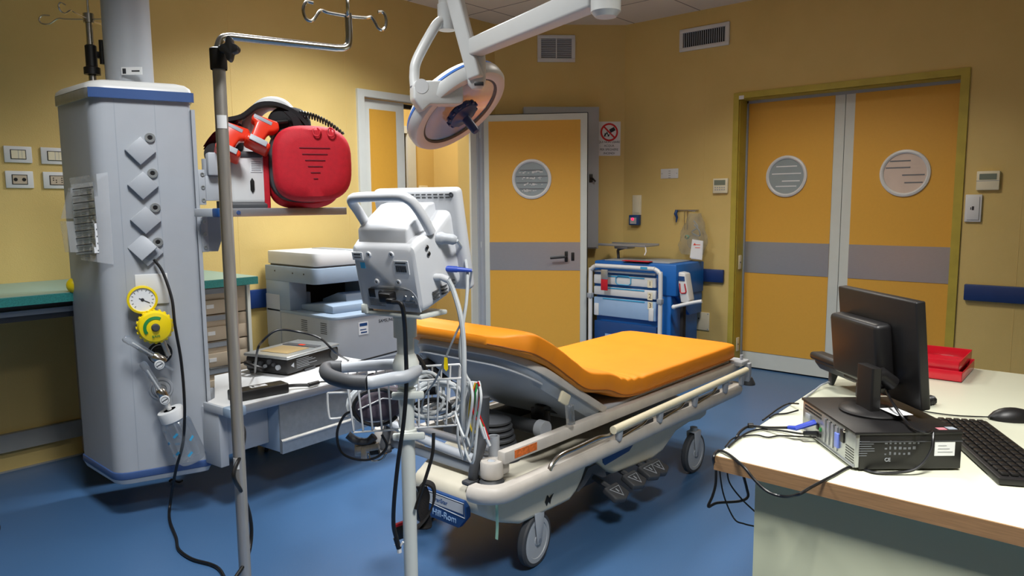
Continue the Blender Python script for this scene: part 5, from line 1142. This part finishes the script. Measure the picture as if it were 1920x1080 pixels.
# rear features
def rear(x, z, y=0.): return PMF @ Matrix.Translation((x, y, z)) @ Matrix.Rotation(math.radians(90), 4, 'X')
for x, z in ((-.045, .145), (.028, .147), (-.034, .075), (.036, .077)): 
    k = MB(rear(x, z)).lathe([(.003, .001), (.003, .004), (.007, .004), (.008, 0)], n=14).build('mount_boss', PWT, pm); MB(rear(x, z)).lathe([(0, .002), (.003, .002)], n=10).build('boss_hole', BLACK, k)
m = MB(PMF); m.prism(roundpoly([(-.075, .002), (.09, .002), (.085, .05), (.055, .064), (-.05, .064), (-.072, .05)], [.002, .002, .02, .02, .02, .02]), -.0012, .004, 'xz').build('connector_recess', LGREY, pm)
k = MB(PMF).box(-.066, -.046, -.003, .0, .034, .056, .001).build('network_port', BLACK, pm)
MB(rear(-.027, .044)).lathe([(0, .002), (.007, .002), (.009, .0015)], n=16).build('round_port', DGREY, pm)
MB(PMF).box(-.016, .022, -.026, .0, .030, .054, .004).box(.012, .036, -.034, -.018, .030, .044, .004).build('mains_plug', BLACK, pm)
for x in (.05, .072): MB(rear(x, .040)).lathe([(0, .0035), (.004, .003), (.005, .001)], n=12).build('terminal', SILVER, pm)
for (x0, x1, z0, z1), nm in (((.03, .075, .098, .132), 'barcode_label'), ((-.10, -.066, .13, .15), 'barcode_label')):
    k = MB(PMF).box(x0, x1, -.002, .0006, z0, z1).build(nm, PAPER, pm); m = MB(PMF)
    for j in range(9): m.box(x0+.006+j*(x1-x0-.012)/9, x0+.0085+j*(x1-x0-.012)/9, -.0026, -.002, z0+.006, z1-.012)
    m.box(x0+.006, x1-.006, -.0026, -.002, z1-.007, z1-.004); m.build('barcode', INK, k)
MB(PMF).box(-.078, -.064, -.002, .0006, .109, .124).build('blue_sticker', SKYB, pm)
m = MB(PMF)
for j in range(7): m.box(-.068, -.068+.03+.03*random.random(), -.0018, -.001, .012+j*.0028, .0132+j*.0028)
for j in range(3): m.box(.045, .085, -.0018, -.001, .014+j*.004, .016+j*.004)
m.box(.04, .08, -.002, -.001, .028, .031); m.build('rating_print', INKG, pm)
# connectors on the right flank
def flank(y, z): return PMF @ Matrix.Translation((XR_+.004, y, z)) @ Matrix.Rotation(math.radians(90), 4, 'Y')
for y, z in ((.045, .155), (.048, .138)): MB(flank(y, z)).lathe([(0, .004), (.004, .004), (.006, .002)], n=14).build('jack_hole', BLACK, pm)
k1 = MB().tube([PMF @ Vector(p) for p in ((XR_, .09, .165), (XR_+.02, .10, .163), (XR_+.045, .115, .155))], [.016]*4+[.013]*4+[.008]*5, 12, smooth=4).build('ecg_plug', LGREY, pm)
MB().tube([PMF @ Vector(p) for p in ((XR_, .06, .075), (XR_+.02, .065, .074), (XR_+.035, .07, .066))], .009, 10).build('pressure_hose_plug', PWT, pm)
MB().tube([PMF @ Vector(p) for p in ((XR_, .10, .085), (XR_+.03, .12, .078))], .008, 10).tube([PMF @ Vector(p) for p in ((XR_+.03, .12, .078), (XR_+.06, .14, .07))], [.007, .004], 10).build('sensor_plug', mat('plug_bright_blue', (52, 84, 190), .4), pm)
m = MB(PMF)
for j in range(3):
    for k in range(3): m.box(XR_+.004+.004*k, XR_+.009+.004*k, .04+k*.03, .062+k*.03, .022+j*.009+k*.004, .0245+j*.009+k*.004)
m.build('side_vent', DGREY, pm)
# cables from the monitor
EC = PMF @ Vector((XR_+.045, .115, .155)); NC = PMF @ Vector((XR_+.035, .07, .066)); SC = PMF @ Vector((XR_+.06, .14, .07))
tag(MB().tube([EC, dd(868, 470, 1.85), dd(876, 510, 1.83), dd(875, 560, 1.81), dd(868, 610, 1.80), dd(862, 660, 1.80), dd(872, 700, 1.80), dd(880, 715, 1.80)], .0042, 8, smooth=6).build('ecg_cable', CABW), 'pale grey cable arching from the big plug on the monitor flank to the basket', 'cable')
tag(MB().tube([NC, dd(850, 545, 1.78), dd(863, 590, 1.77), dd(869, 640, 1.77), dd(870, 700, 1.77), dd(868, 760, 1.79), dd(870, 820, 1.80)], .0065, 8, smooth=6).build('pressure_hose', CABW), 'thick pale hose hanging straight down from the monitor flank', 'hose')
t = thing('sensor_cable', 'thin grey sensor cable with a yellow tag crossing in front of the mattress', 'cable', frame(SC))
MB().tube([SC, dd(878, 545, 1.84), dd(866, 600, 1.83), dd(855, 625, 1.83), dd(842, 655, 1.83), dd(832, 680, 1.83), dd(815, 715, 1.86), dd(795, 745, 1.9), dd(790, 775, 1.93)], .0028, 8, smooth=6).build('lead', MGREY, t)
q = dd(836, 683, 1.82); MB(axes(q, CX, CU, -FW)).prism([(-.004, .018), (.004, .016), (.006, -.012), (.001, -.018), (-.005, -.010)], -.002, .002, 'xy').build('yellow_tag', YEL, t)
PG = PMF @ Vector((.034, -.032, .036))
tag(MB().tube([PG, dd(752, 570, 1.73), dd(758, 600, 1.74), dd(761, 660, 1.78), dd(762, 720, 1.79), dd(757, 790, 1.79), dd(746, 870, 1.79), dd(739, 940, 1.79), dd(738, 985, 1.8), dd(744, 1012, 1.8)], .0056, 8, smooth=7).tube([dd(742, 1008, 1.8), dd(748, 1028, 1.8)], .007, 8).build('mains_cable', BLACKC), 'black mains cable hanging from the monitor rear plug down the stand', 'cable')
tag(MB().tube([dd(813, 812, 1.9), dd(811, 850, 1.88), dd(800, 890, 1.86), dd(785, 935, 1.84), dd(779, 955, 1.83)], .0046, 8, smooth=6).build('dangling_cable', BLACKC), 'short black cable hanging under the right half of the basket', 'cable')

# ---- wire basket
BKF = frame(SP, -36); bx0, bx1, by0, by1, bz0, bz1 = -.15, .165, .028, .17, .738, .868
bk_ = thing('wire_basket', 'white wire basket of coiled cables clamped on the monitor stand', 'basket', BKF @ Matrix.Translation((0, .1, .738)))
m = MB(BKF)
for z in (bz1,): m.tube([(bx0, by0, z), (bx1, by0, z), (bx1, by1, z+.006), (bx0, by1, z+.006)], .0033, 8, closed=True)
m.build('top_rim', WHITE, bk_)
MB(BKF).tube([(bx0+.012, by0+.006, bz0), (bx1-.01, by0+.006, bz0), (bx1-.01, by1-.01, bz0), (bx0+.012, by1-.01, bz0)], .0028, 8, closed=True).build('bottom_rim', WHITE, bk_)
n_ = 13
for k in range(n_):
    u = k/(n_-1); xa_, xb_ = bx0+(bx1-bx0)*u, bx0+.012+(bx1-bx0-.022)*u
    MB(BKF).tube([(xa_, by0, bz1), (xb_, by0+.004, bz0+.006), (xb_, by0+.012, bz0), (xb_, by1-.016, bz0), (xb_, by1-.008, bz0+.006), (xa_, by1, bz1+.006)], .0027, 6).build('upright_wire', WHITE, bk_)
for k in range(4):
    v = (k+.5)/4; y_ = by0+(by1-by0)*v
    for xs_, xe_ in ((bx0, bx0+.012), (bx1, bx1-.01)): MB(BKF).tube([(xs_, y_, bz1), (xe_, y_, bz0)], .0027, 6).build('upright_wire', WHITE, bk_)
MB(BKF).tube([(bx0, by0+.03, .84), (bx0-.045, by0+.03, .842), (bx0-.052, by0+.03, .835), (bx0-.05, by0+.03, .78), (bx0-.04, by0+.03, .772), (bx0, by0+.03, .775)], .0028, 8, smooth=3).build('side_hook', WHITE, bk_)
MB(BKF).tube([(bx1, by0+.02, .852), (bx1+.03, by0+.0, .852), (bx1+.034, by0, .84), (bx1+.03, by0, .80), (bx1, by0+.02, .80)], .0028, 8, smooth=3).build('side_hook', WHITE, bk_)
t = thing('pressure_cuff', 'folded grey purple blood pressure cuff in the left half of the basket', 'cuff', BKF @ Matrix.Translation((-.07, .09, .745)))
MB(BKF).ell((-.072, .09, .788), (.062, .042, .036), .7).prism([(-.13, .79), (-.03, .80), (.0, .835), (-.055, .845), (-.12, .815)], .05, .12, 'xz', bev=.008, seg=3).build('folded_cuff', CUFF, t)
MB(BKF).tube([(-.125, .045, .795), (-.06, .044, .822), (-.015, .046, .815)], .0018, 6).build('white_edge', WHITE, t)
MB(BKF).tube([(-.075+.062*math.cos(a_), .04, .80+.048*math.sin(a_)) for a_ in [k*math.pi/10 for k in range(2, 19)]], .0055, 8).build('black_hose', BLACKC, t)
def coil(name, lab, c_, rx, rz, n_t, r, m, wob=.012, ydir=.02, seed=1, grp=None):
    rnd_ = random.Random(seed); P = []
    for k in range(n_t*22):
        a_ = k*2*math.pi/22; j = k//22
        P.append(BKF @ Vector((c_[0]+(rx+wob*math.sin(j*2.1+a_*.5))*math.cos(a_), c_[1]+ydir*math.sin(a_*1.0+j)+(j/n_t-.5)*.04, c_[2]+(rz+wob*.6*math.cos(j*1.3+a_*.4))*math.sin(a_))))
    return tag(MB().tube(P, r, 7).build(name, m), lab, 'cable', grp)
coil('coiled_cable', 'pale grey cable coiled in wide loops across the right half of the basket', (.085, .09, .800), .072, .045, 5, .0042, CABW, seed=2)
coil('coiled_cable', 'pale grey hose loops rising above the rim beside the stand pole', (.055, .11, .81), .052, .054, 3, .0048, CABW, .016, seed=5)
coil('coiled_cable', 'black cable tangled at the bottom of the basket', (.075, .10, .772), .05, .020, 3, .0042, BLACKC, .01, seed=8)
coil('coiled_cable', 'pale grey cable circling the cuff in the left half of the basket', (-.075, .105, .797), .07, .052, 3, .0036, CABW, .008, seed=9)
MBs = BKF
tag(MB(BKF).box(.05, .10, .12, .16, .80, .86, .01).tube([(.07, .14, .86), (.05, .14, .90), (.04, .15, .91)], .006, 8).build('black_clip', BLACK), 'black plastic sensor clip standing in the back of the basket', 'clip')
# hanging bundle of loops with coloured ECG leads
t = thing('ecg_lead_bundle', 'bundle of white leads with red green and yellow wires hanging off the basket end', 'cable bundle', dd_ if False else frame(dd(890, 720, 1.78)))
D_ = 1.79
for k, (x0, x1, yb_) in enumerate(((862, 880, 862), (868, 889, 850), (874, 893, 838), (858, 884, 820), (872, 900, 868))):
    MB().tube([dd(x1-2, 716, D_), dd(x1+2, 745, D_-.012*k), dd(x1-4, 790, D_-.01*k), dd((x0+x1)/2, yb_, D_-.01*k), dd(x0-4, yb_-45, D_+.01), dd(x0+3, 770, D_+.02), dd(x1-8, 722, D_+.02)], .0036, 7, smooth=6).build('white_loop', CABW, t)
for m_, pts in ((REDW, ((893, 718), (884, 745), (888, 775), (902, 800), (912, 822))), (GRNW, ((893, 719), (892, 745), (893, 770), (905, 798), (915, 820))), (YELW, ((891, 718), (882, 750), (880, 790), (888, 812), (897, 800))), (REDW, ((896, 716), (901, 735), (897, 770), (908, 800), (917, 824)))):
    MB().tube([dd(x, y, D_-.02) for x, y in pts], .0026, 7, smooth=5).build('coloured_lead', m_, t)
for x, y in ((906, 812), (914, 826)): MB().tube([dd(x-8, y-26, D_-.02), dd(x, y, D_-.02), dd(x+4, y+10, D_-.02)], .0042, 8).build('lead_clip', WHITE, t)
# clamp thing and strap
t = thing('pole_clamp', 'dark steel pole clamp hanging below the left end of the basket', 'clamp', frame(dd(690, 840, 1.92)))
MB().tube([dd(652, 815, 1.9), dd(668, 826, 1.9), dd(690, 828, 1.9), dd(702, 818, 1.9)], .011, 10, smooth=5).build('rubber_bar', DGREY, t)
MC_ = axes(dd(688, 842, 1.9), CX, CU, -FW)
MB(MC_).box(-.028, .034, -.006, .012, -.012, .012, .003, M=Matrix.Rotation(.18, 4, 'Z')).box(-.034, -.012, -.02, .014, -.014, .0, .003).box(-.014, .0, -.032, .01, -.0, .014, .003).build('clamp_jaw', POLEM, t)
MB(MC_).prism([(.0, .03), (.02, .028), (.036, -.012), (.01, -.016)], -.01, .01, 'xy', bev=.003).build('black_lever', BLACK, t)
MB().tube([dd(662, 770, 1.86), dd(645, 780, 1.86), dd(632, 812, 1.86), dd(640, 848, 1.86), dd(672, 862, 1.86), dd(705, 858, 1.86), dd(725, 838, 1.86), dd(716, 815, 1.86)], .0036, 8, smooth=6).build('cable_loop', BLACKC, t)
MB().tube([dd(690, 850, 1.88), dd(696, 864, 1.88), dd(715, 862, 1.88), dd(724, 850, 1.88)], .003, 8, smooth=4).build('wire_clip', CHROME, t)
t = thing('safety_strap', 'black fabric strap with a red buckle hanging by the stand pole', 'strap', frame(dd(795, 940, 1.93)))
MB().strip([dd(786, 915, 1.95), dd(797, 905, 1.95), dd(812, 912, 1.94), dd(814, 935, 1.93), dd(806, 960, 1.92), dd(786, 985, 1.9), dd(768, 998, 1.9)], .045, .005, FW).strip([dd(790, 912, 1.93), dd(796, 930, 1.93), dd(794, 955, 1.92), dd(800, 985, 1.91), dd(790, 992, 1.9)], .03, .004, CX).build('strap_webbing', BLACKF, t)
q = dd(757, 990, 1.885); MB(axes(q, CX, CU, -FW)).box(-.022, .024, -.025, .012, -.008, .008, .003, M=Matrix.Rotation(.35, 4, 'Z')).build('buckle', BLACK, t); MB(axes(q, CX, CU, -FW)).box(-.022, .026, .010, .018, -.009, .009, .002, M=Matrix.Rotation(.35, 4, 'Z')).build('red_strip', REDF, t)
q = dd(747, 1022, 1.8)
tag(MB().tube([q, dd(749, 1036, 1.8)], .006, 8).tube([dd(741, 1020, 1.8), dd(747, 1030, 1.8), dd(756, 1016, 1.8)], .003, 6).build('white_connector', WHITE), 'small white connector at the loose end of the mains cable', 'connector')

# ================================================================ DESK AND COMPUTER
ZD = .75
dk = thing('desk', 'large pale desk with a wood grain front edge in the right foreground', 'desk', frame((2.2, -.4, 0)))
top = [(1.53, .727), (2.36, .764), (2.44, .745), (2.475, .68), (2.93, .655), (2.93, -1.9), (1.53, -1.9)]
top = [(1.53, .727), (2.37, .765), (2.60, .76), (2.93, .74), (2.93, -1.9), (1.53, -1.9)]
MB().prism(top, ZD-.034, ZD, 'xy', bev=.002).build('desk_top', DESKT, dk)
MB().box(1.526, 1.531, -1.9, .727, ZD-.034, ZD-.001).build('wood_edge', DESKE, dk)
pe = xx(1416, 905, 1.56)
MB().box(1.56, 1.58, -1.8, pe.y, 0, ZD-.045, .001).build('front_panel', DESKP, dk)
MB().box(1.58, 2.85, pe.y-.03, pe.y-.012, 0, ZD-.035, .001).box(2.83, 2.85, -1.8, pe.y-.03, 0, ZD-.035).build('side_panel', DESKP, dk)
MB().box(1.59, 1.62, -1.7, pe.y-.04, ZD-.08, ZD-.036).build('steel_rail', DGREY, dk)
# computer case
P0c = g(1603, 881, ZD+.004); PF = frame(P0c, -48.3)
W_, D__, Hh = (g(1801, 879, ZD+.004)-P0c).length, .285, .083
pcs = thing('desktop_computer', 'flat black desktop computer with silver rear panel on the desk', 'computer', PF)
MB(PF).box(0.008, W_, 0, D__, .0, Hh, .003).build('case', BLACK, pcs)
rp = MB(PF).box(0, .009, .002, D__-.002, .004, Hh-.002, .001).build('rear_panel', SILVER, pcs)
MB(PF).box(-.004, W_, -.002, D__+.001, Hh-.006, Hh+.001, .002).build('top_cover', BLACK, pcs)
def rr(y0, y1, z0, z1, nm, m_, t_=.002): return MB(PF).box(-t_, .001, y0, y1, z0, z1, min(.0006, t_/3)).build(nm, m_, rp)
for k in range(13):
    for j in range(2): rr(.175+k*.0075, .180+k*.0075, .058+j*.008, .063+j*.008, 'vent_hole', BLACK, .0006)
for k in range(4): rr(.085+k*.021, .097+k*.021, .012, .068, 'slot_cover', STEEL, .003); 
for k in range(3): rr(.0985+k*.021, .1030+k*.021, .010, .070, 'slot_gap', BLACK, .0006)
for k in range(9):
    for j in range(6): rr(.008+k*.0045, .0105+k*.0045, .010+j*.006, .013+j*.006, 'grille_hole', BLACK, .0006)
rr(.052, .070, .042, .07, 'mains_inlet', BLACK, .004); rr(.075, .092, .022, .055, 'lilac_connector', mat('lilac_blue', (110, 130, 215), .4), .006)
rr(.185, .197, .012, .024, 'usb_port', BLACK, .003); rr(.185, .197, .03, .045, 'usb_port', BLACK, .003); rr(.172, .180, .03, .038, 'green_audio_port', GREEN, .003); rr(.172, .180, .015, .023, 'audio_port', BLACK, .003); rr(.235, .26, .038, .052, 'serial_port', LGREY, .004); rr(.005, D__-.005, .003, .006, 'panel_lip', SILVER, .003)
rr(.12, .165, .0765, .0805, 'rear_sticker', PAPER, .0026); rr(.04, .047, .07, .077, 'thumb_screw', CHROME, .008)
sd_ = lambda x0, x1, z0, z1, nm, m_, par=None, t_=.0008: MB(PF).box(x0, x1, -t_, .0005, z0, z1).build(nm, m_, par or pcs)
wl = sd_(W_*.74, W_*.93, .030, .062, 'white_label', PAPER, None, .0012)
m = MB(PF)
for k in range(3): m.box(W_*.77, W_*(.85+.03*k), -.0016, -.0012, .052-k*.007, .053-k*.007)
m.build('label_print', INKG, wl)
m = MB(PF); rr_ = random.Random(3)
for k in range(7): m.box(W_*.03, W_*(.10+.12*rr_.random()), -.0008, 0, .062-k*.0052, .0634-k*.0052)
for j in range(3):
    for k in range(8-j):
        x_ = W_*(.27+k*.044); z_ = .057-j*.012; m.box(x_, x_+W_*.028*(.5+.5*rr_.random()), -.0008, 0, z_, z_+.007*(.3+.7*rr_.random()))
m.build('rating_print', INKG, pcs)
text('lettering', 'CE', .011, axes(PF @ Vector((W_*.30, -.0011, .022)), PF.to_3x3() @ Vector((1, 0, 0)), (0, 0, 1), PF.to_3x3() @ Vector((0, -1, 0))), LGREY, pcs)
MB(PF).box(.01, W_, -.0016, 0, Hh-.022, Hh-.020).build('case_seam', DGREY, pcs)
MB(PF).box(W_*.80, W_*.88, .01, .025, Hh+.001, Hh+.0016).build('pink_sticker', mat('pink_sticker', (200, 120, 130), .5), pcs); MB(PF).box(W_*.9, W_*.98, .012, .03, Hh+.001, Hh+.0016).build('small_sticker', MGREY, pcs)
# desktop display standing on the case
zb = ZD+.004+Hh+.002; bc = g(1637, 770, zb); dpl = thing('desktop_display', 'black flat computer display seen from behind standing on the computer case', 'computer display', frame((bc.x, bc.y, zb)))
MB(frame((bc.x, bc.y, zb))).lathe([(0, 0), (.074, 0), (.075, .003), (.07, .007), (.03, .011), (0, .011)], n=48).build('round_base', BLACK, dpl)
A1, A2 = dd(1717, 570, 1.60), dd(1571, 534, 1.60*1.205); dx = A1-A2; dx.z = 0; Wm = dx.length; dx.normalize()
stem = g(1627, 768, zb+.005)
# panel: near (right) edge runs from A1 down; leans so that the top sits closer to the viewer side
B1 = dd(1728, 775, 1.60); upd = (A1-B1); Hm = upd.length; upd.normalize(); 
nd = dx.cross(upd).normalized(); upd = nd.cross(dx).normalized()
if nd.dot(_r) < 0: nd = -nd     # screen side faces right
DM = axes((A1+A2)/2-upd*((A1-A2).z*0), dx, upd, dx.cross(upd)); sgn = 1 if (DM.to_3x3() @ Vector((0, 0, 1))).dot(_r) > 0 else -1
A1l, A2l = DM.inverted() @ A1, DM.inverted() @ A2
hw = Wm/2
MB(DM).box(-hw, hw, -Hm, 0, 0, .022*sgn if sgn > 0 else 0, .003) if False else None
z0_, z1_ = (0, .024) if sgn > 0 else (-.024, 0)
pn = MB(DM).box(-hw, hw, -Hm, .0, z0_, z1_, .004, 3).build('display_panel', BLACK, dpl)
zs_ = (.0235, .0245) if sgn > 0 else (-.0245, -.0235); MB(DM).box(-hw+.012, hw-.012, -Hm+.02, -.012, *zs_).build('screen', MATS['screen_black'], pn)
zz0, zz1 = (-.042, .002) if sgn > 0 else (-.002, .042)
MB(DM).box(-hw*.86, hw*.44, -Hm*.88, -Hm*.25, min(zz0, zz1), max(zz0, zz1), .012, 3).build('rear_bulge', BLACK, dpl)
sx_ = (DM.inverted() @ Vector((stem.x, stem.y, zb+.1))).x
MB().prism(roundpoly([(-.032, -.012), (.032, -.012), (.032, .012), (-.032, .012)], [.005]*4), .008, .11, 'xy', M=frame((stem.x, stem.y, zb), math.degrees(math.atan2(dx.y, dx.x)))).build('stem', BLACK, dpl)
hn = DM @ Vector((sx_, -Hm*.80, (-.02 if sgn > 0 else .02)))
MB().tube([Vector((stem.x, stem.y, zb+.085)), Vector((stem.x, stem.y, zb+.11)).lerp(hn, .5), hn], .018, 12).build('stem_neck', BLACK, dpl)
k = MB(DM).box(hw*.0, hw*.25, -Hm*.93, -Hm*.885, (-.0035 if sgn > 0 else 0), (0 if sgn > 0 else .0035)).build('rear_label', MGREY, dpl)
VG = dd(1659, 712, 1.70); MB().tube([VG+Vector((0, 0, .018)), VG-Vector((0, 0, .008))], .011, 8).build('blue_video_plug', DBLUE, dpl)
q = g(1680, 778, ZD+Hh+.012); tag(MB(frame((q.x, q.y, ZD+.005+Hh+.0145), -40)).box(-.02, .02, -.03, .03, 0, .0008).build('white_note', PAPER), 'small white note on the round foot of the computer display', 'paper')
Zt_ = ZD+.004+Hh+.004
pts = [VG-Vector((0, 0, .008)), dd(1666, 742, 1.66), dd(1680, 765, 1.6), g(1697, 788, Zt_+.006), g(1712, 803, Zt_+.004), g(1735, 811, Zt_+.004), PF @ Vector((W_*.70, -.004, Hh+.003)), PF @ Vector((W_*.685, -.014, Hh-.012)), PF @ Vector((W_*.65, -.022, .048)), PF @ Vector((W_*.55, -.026, .018)), PF @ Vector((W_*.42, -.024, .004)), g(1640, 886, ZD+.004), g(1600, 874, ZD+.004), g(1560, 893, ZD+.004), g(1520, 914, ZD+.004), g(1497, 927, ZD+.002), xx(1470, 931, 1.515), xx(1440, 922, 1.515), xx(1415, 900, 1.513), xx(1395, 876, 1.515), g(1368, 853, ZD+.006), g(1350, 845, ZD+.005), g(1341, 850, ZD+.004), xx(1338, 862, 1.52), dd(1342, 880, 1.66)]
tag(MB().tube(pts, .0033, 8, smooth=7).build('video_cable', BLACKC), 'black video cable snaking from the display over the desk edge', 'cable')
t = thing('video_cable', 'black video cable with a blue plug in the computer rear', 'cable', frame(g(1495, 803, ZD+.02)))
VP0 = PF @ Vector((-.004, .20, .045)); 
MB().tube([g(1476, 802, ZD+.03), g(1440, 802, ZD+.012), g(1408, 799, ZD+.006), g(1392, 806, ZD+.006), g(1382, 818, ZD+.004), dd(1379, 832, 1.8)], .0034, 8, smooth=6).build('lead', BLACKC, t)
MB().tube([VP0, g(1492, 803, ZD+.034), g(1478, 801, ZD+.03)], [.0095, .0085, .006], 8, flat=.7).build('blue_plug', mat('plug_blue', (36, 62, 170), .4), t)
MB().tube([g(1412, 798, ZD+.009), g(1403, 798, ZD+.009)], .007, 10).build('ferrite_core', BLACK, t)
USB = PF @ Vector((-.004, .191, .02))
tag(MB().tube([USB, USB+PF.to_3x3() @ Vector((-.03, .0, .0))], .006, 8).tube([USB+PF.to_3x3() @ Vector((-.03, .0, .0)), g(1500, 813, ZD+.012), g(1460, 807, ZD+.005), g(1425, 805, ZD+.005), g(1400, 812, ZD+.005), g(1380, 826, ZD+.005), g(1366, 838, ZD+.004)], .0026, 7, smooth=6).build('usb_cable', BLACKC), 'thin black cable leaving the computer rear straight to the desk edge', 'cable')
tag(MB().tube([USB+Vector((0, 0, -.010)), g(1490, 818, ZD+.006), g(1460, 817, ZD+.004), g(1440, 820, ZD+.004), g(1420, 816, ZD+.004), g(1400, 817, ZD+.004), g(1375, 822, ZD+.004), g(1360, 838, ZD+.003)], .002, 7, smooth=6).build('usb_cable', BLACKC), 'thinnest black cable waving across the desk to its left edge', 'cable')
tag(MB().tube([g(1497, 757, ZD+.02), g(1478, 757, ZD+.005), g(1460, 766, ZD+.004), g(1446, 776, ZD+.004), g(1430, 788, ZD+.004)], .0024, 7, smooth=5).tube([g(1497, 769, ZD+.01), g(1475, 775, ZD+.004), g(1455, 777, ZD+.004), g(1443, 783, ZD+.003)], .0024, 7, smooth=5).build('network_cable', BLACKC), 'pair of thin black cables curling over the desk edge behind the computer', 'cable')
for lab, r, pts in (('thick black cable hanging in a wide loop under the desk corner', .0035, ((1342, 880), (1342, 905), (1336, 930), (1328, 950), (1345, 943), (1385, 940), (1402, 932), (1400, 915), (1392, 885))), ('thin black cable hanging under the desk and bending to the panel foot', .002, ((1347, 882), (1356, 925), (1376, 972), (1395, 982), (1416, 987))), ('thin black cable slanting from under the desk corner to the panel', .002, ((1362, 884), (1367, 903), (1390, 935), (1416, 960)))):
    P = [dd(x, y, 1.72) for x, y in pts]; P[0].z = max(P[0].z, ZD-.05); tag(MB().tube(P, r, 7, smooth=6).build('hanging_cable', BLACKC), lab, 'cable')
tag(MB().tube([xx(1480, 908, 1.585), xx(1500, 916, 1.557), xx(1560, 925, 1.553), xx(1650, 948, 1.556), xx(1750, 975, 1.57)], .004, 8, smooth=6).build('grey_cable', MGREY), 'grey cable tucked along the top of the desk front panel', 'cable')
# keyboard
kA, kB = g(1748, 783, ZD+.018), g(1836, 783, ZD+.018); kC = g(1920, 846, ZD+.018)
xd = (kC-kB); xd.z = 0; xd.normalize(); an = math.degrees(math.atan2(xd.y, xd.x)); KF = frame((kA.x, kA.y, ZD+.002), an)
kw = abs((KF.inverted() @ kB).y); kw = max(.11, min(kw, .15))
kb = thing('keyboard', 'black computer keyboard lying right of the computer case', 'keyboard', KF)
MB(KF).box(-.005, .43, 0, kw+.01, 0, .015, .004).build('keyboard_base', BLACK, kb)
k0 = None
for j in range(6):
    for i in range(15):
        x_, y_ = .008+i*.0275, .010+j*(kw-.01)/6
        if k0 is None:
            k0 = MB(KF).box(x_, x_+.023, y_, y_+(kw-.01)/6-.004, .015, .021, .002).build('key', BLACK, kb); kx, ky = x_, y_
        else:
            c = k0.copy(); COL.objects.link(c); c.parent = kb; c.location = (x_-kx, y_-ky, 0); ROOTM[c.name] = ROOTM[k0.name]
q = g(1895, 788, ZD); MF = frame((q.x, q.y, ZD+.001), an+90)
t = thing('computer_mouse', 'black computer mouse behind the keyboard on the desk', 'mouse', MF)
rows = []
for j in range(9):
    v = -1+j/4; w2 = .029*math.sqrt(max(.02, 1-v*v*.92)); hh_ = .034*math.sqrt(max(.03, 1-(v-.1)**2*.85)) if abs(v) < 1 else .008
    rows.append([Vector((v*.052, w2*math.cos(a_), max(0, hh_*math.sin(a_)))) for a_ in [math.pi*k/10 for k in range(11)]])
MB(MF).grid(rows, True, True).build('mouse_body', BLACK, t)
tag(MB().tube([g(1862, 782, ZD+.01), g(1830, 781, ZD+.004), g(1790, 779, ZD+.004), g(1750, 774, ZD+.004), g(1728, 770, ZD+.004), g(1700, 764, ZD+.004)], .0018, 7, smooth=5).build('mouse_cable', BLACKC), 'thin mouse cable running behind the keyboard to the display', 'cable')
# red letter trays
TA_, TB_ = g(1803, 717, ZD+.002), g(1726, 707, ZD+.002); xd = TB_-TA_; an = math.degrees(math.atan2(xd.y, xd.x)); RF = frame((TA_.x, TA_.y, ZD+.002), an)
for lab, z0, dxx in (('lower red plastic letter tray on the far end of the desk', 0, 0), ('upper red plastic letter tray stacked slightly back on the lower one', .034, .012)):
    M = RF @ Matrix.Translation((dxx, 0 if not z0 else -.02, z0*.85)); t = thing('letter_tray', lab, 'letter tray', M, 'red letter trays')
    MB(M).box(0, .32, -.25, 0, 0, .003, .001).build('tray_floor', REDT, t)
    MB(M).box(0, .32, -.004, 0, .0, .034, .001).box(0, .003, -.25, 0, .0, .03, .001).box(.317, .32, -.25, 0, 0, .034, .001).box(0, .32, -.25, -.246, 0, .034, .001).build('tray_walls', REDT, t)
# phone
pA = g(1577, 733, ZD); HF = frame((pA.x+.03, pA.y-.02, ZD), -42)
t = thing('desk_phone', 'dark grey desk telephone on legs behind the computer display', 'telephone', HF)
MB(HF).prism([(-.075, .075), (-.07, .09), (.13, .04), (.13, .022), (-.055, .050)], -.10, .09, 'xz', bev=.006, seg=3).build('phone_body', DGREY, t)
MB(HF).prism([(-.03, .055), (.0, .05), (-.02, .0), (-.03, .0)], -.09, -.07, 'xz', bev=.003).build('phone_leg', DGREY, t); MB(HF).prism([(-.03, .055), (.0, .05), (-.02, .0), (-.03, .0)], .06, .08, 'xz', bev=.003).build('phone_leg', DGREY, t)
MB(HF).box(-.09, -.04, -.105, .095, .083, .107, .010, 3).build('handset', BLACK, t)
tag(MB().tube([g(1556, 716, ZD+.02), g(1540, 722, ZD+.01), g(1524, 735, ZD+.004), g(1510, 745, ZD+.004)], .0028, 7, smooth=5).build('phone_cable', LGREY), 'pale cable from the telephone along the far desk edge', 'cable')
q = g(1738, 752, ZD+.012); MB(frame(q, -20)).tube([(-.02+k*.0008, .012*math.cos(k*.75), .0+.012*math.sin(k*.75)) for k in range(60)], .0034, 6).build('coiled_cord', BLACKC, t)
# bit of another trolley at the left edge of the view
p = g(-16, 1006, 0); F_ = frame((p.x, p.y, 0), 138)
t = thing('trolley', 'trolley caster and corner just entering at the left edge', 'trolley', F_)
caster(F_, t, R=.035, w_=.022); MB(F_).box(-.02, .3, -.02, .3, .085, .10, .004).build('trolley_deck', LGREY, t)
for x, y in ((.27, 0), (.27, .27), (0, .27)): caster(F_ @ frame((x, y, 0)), t, R=.035, w_=.022)
bpy.context.view_layer.update()
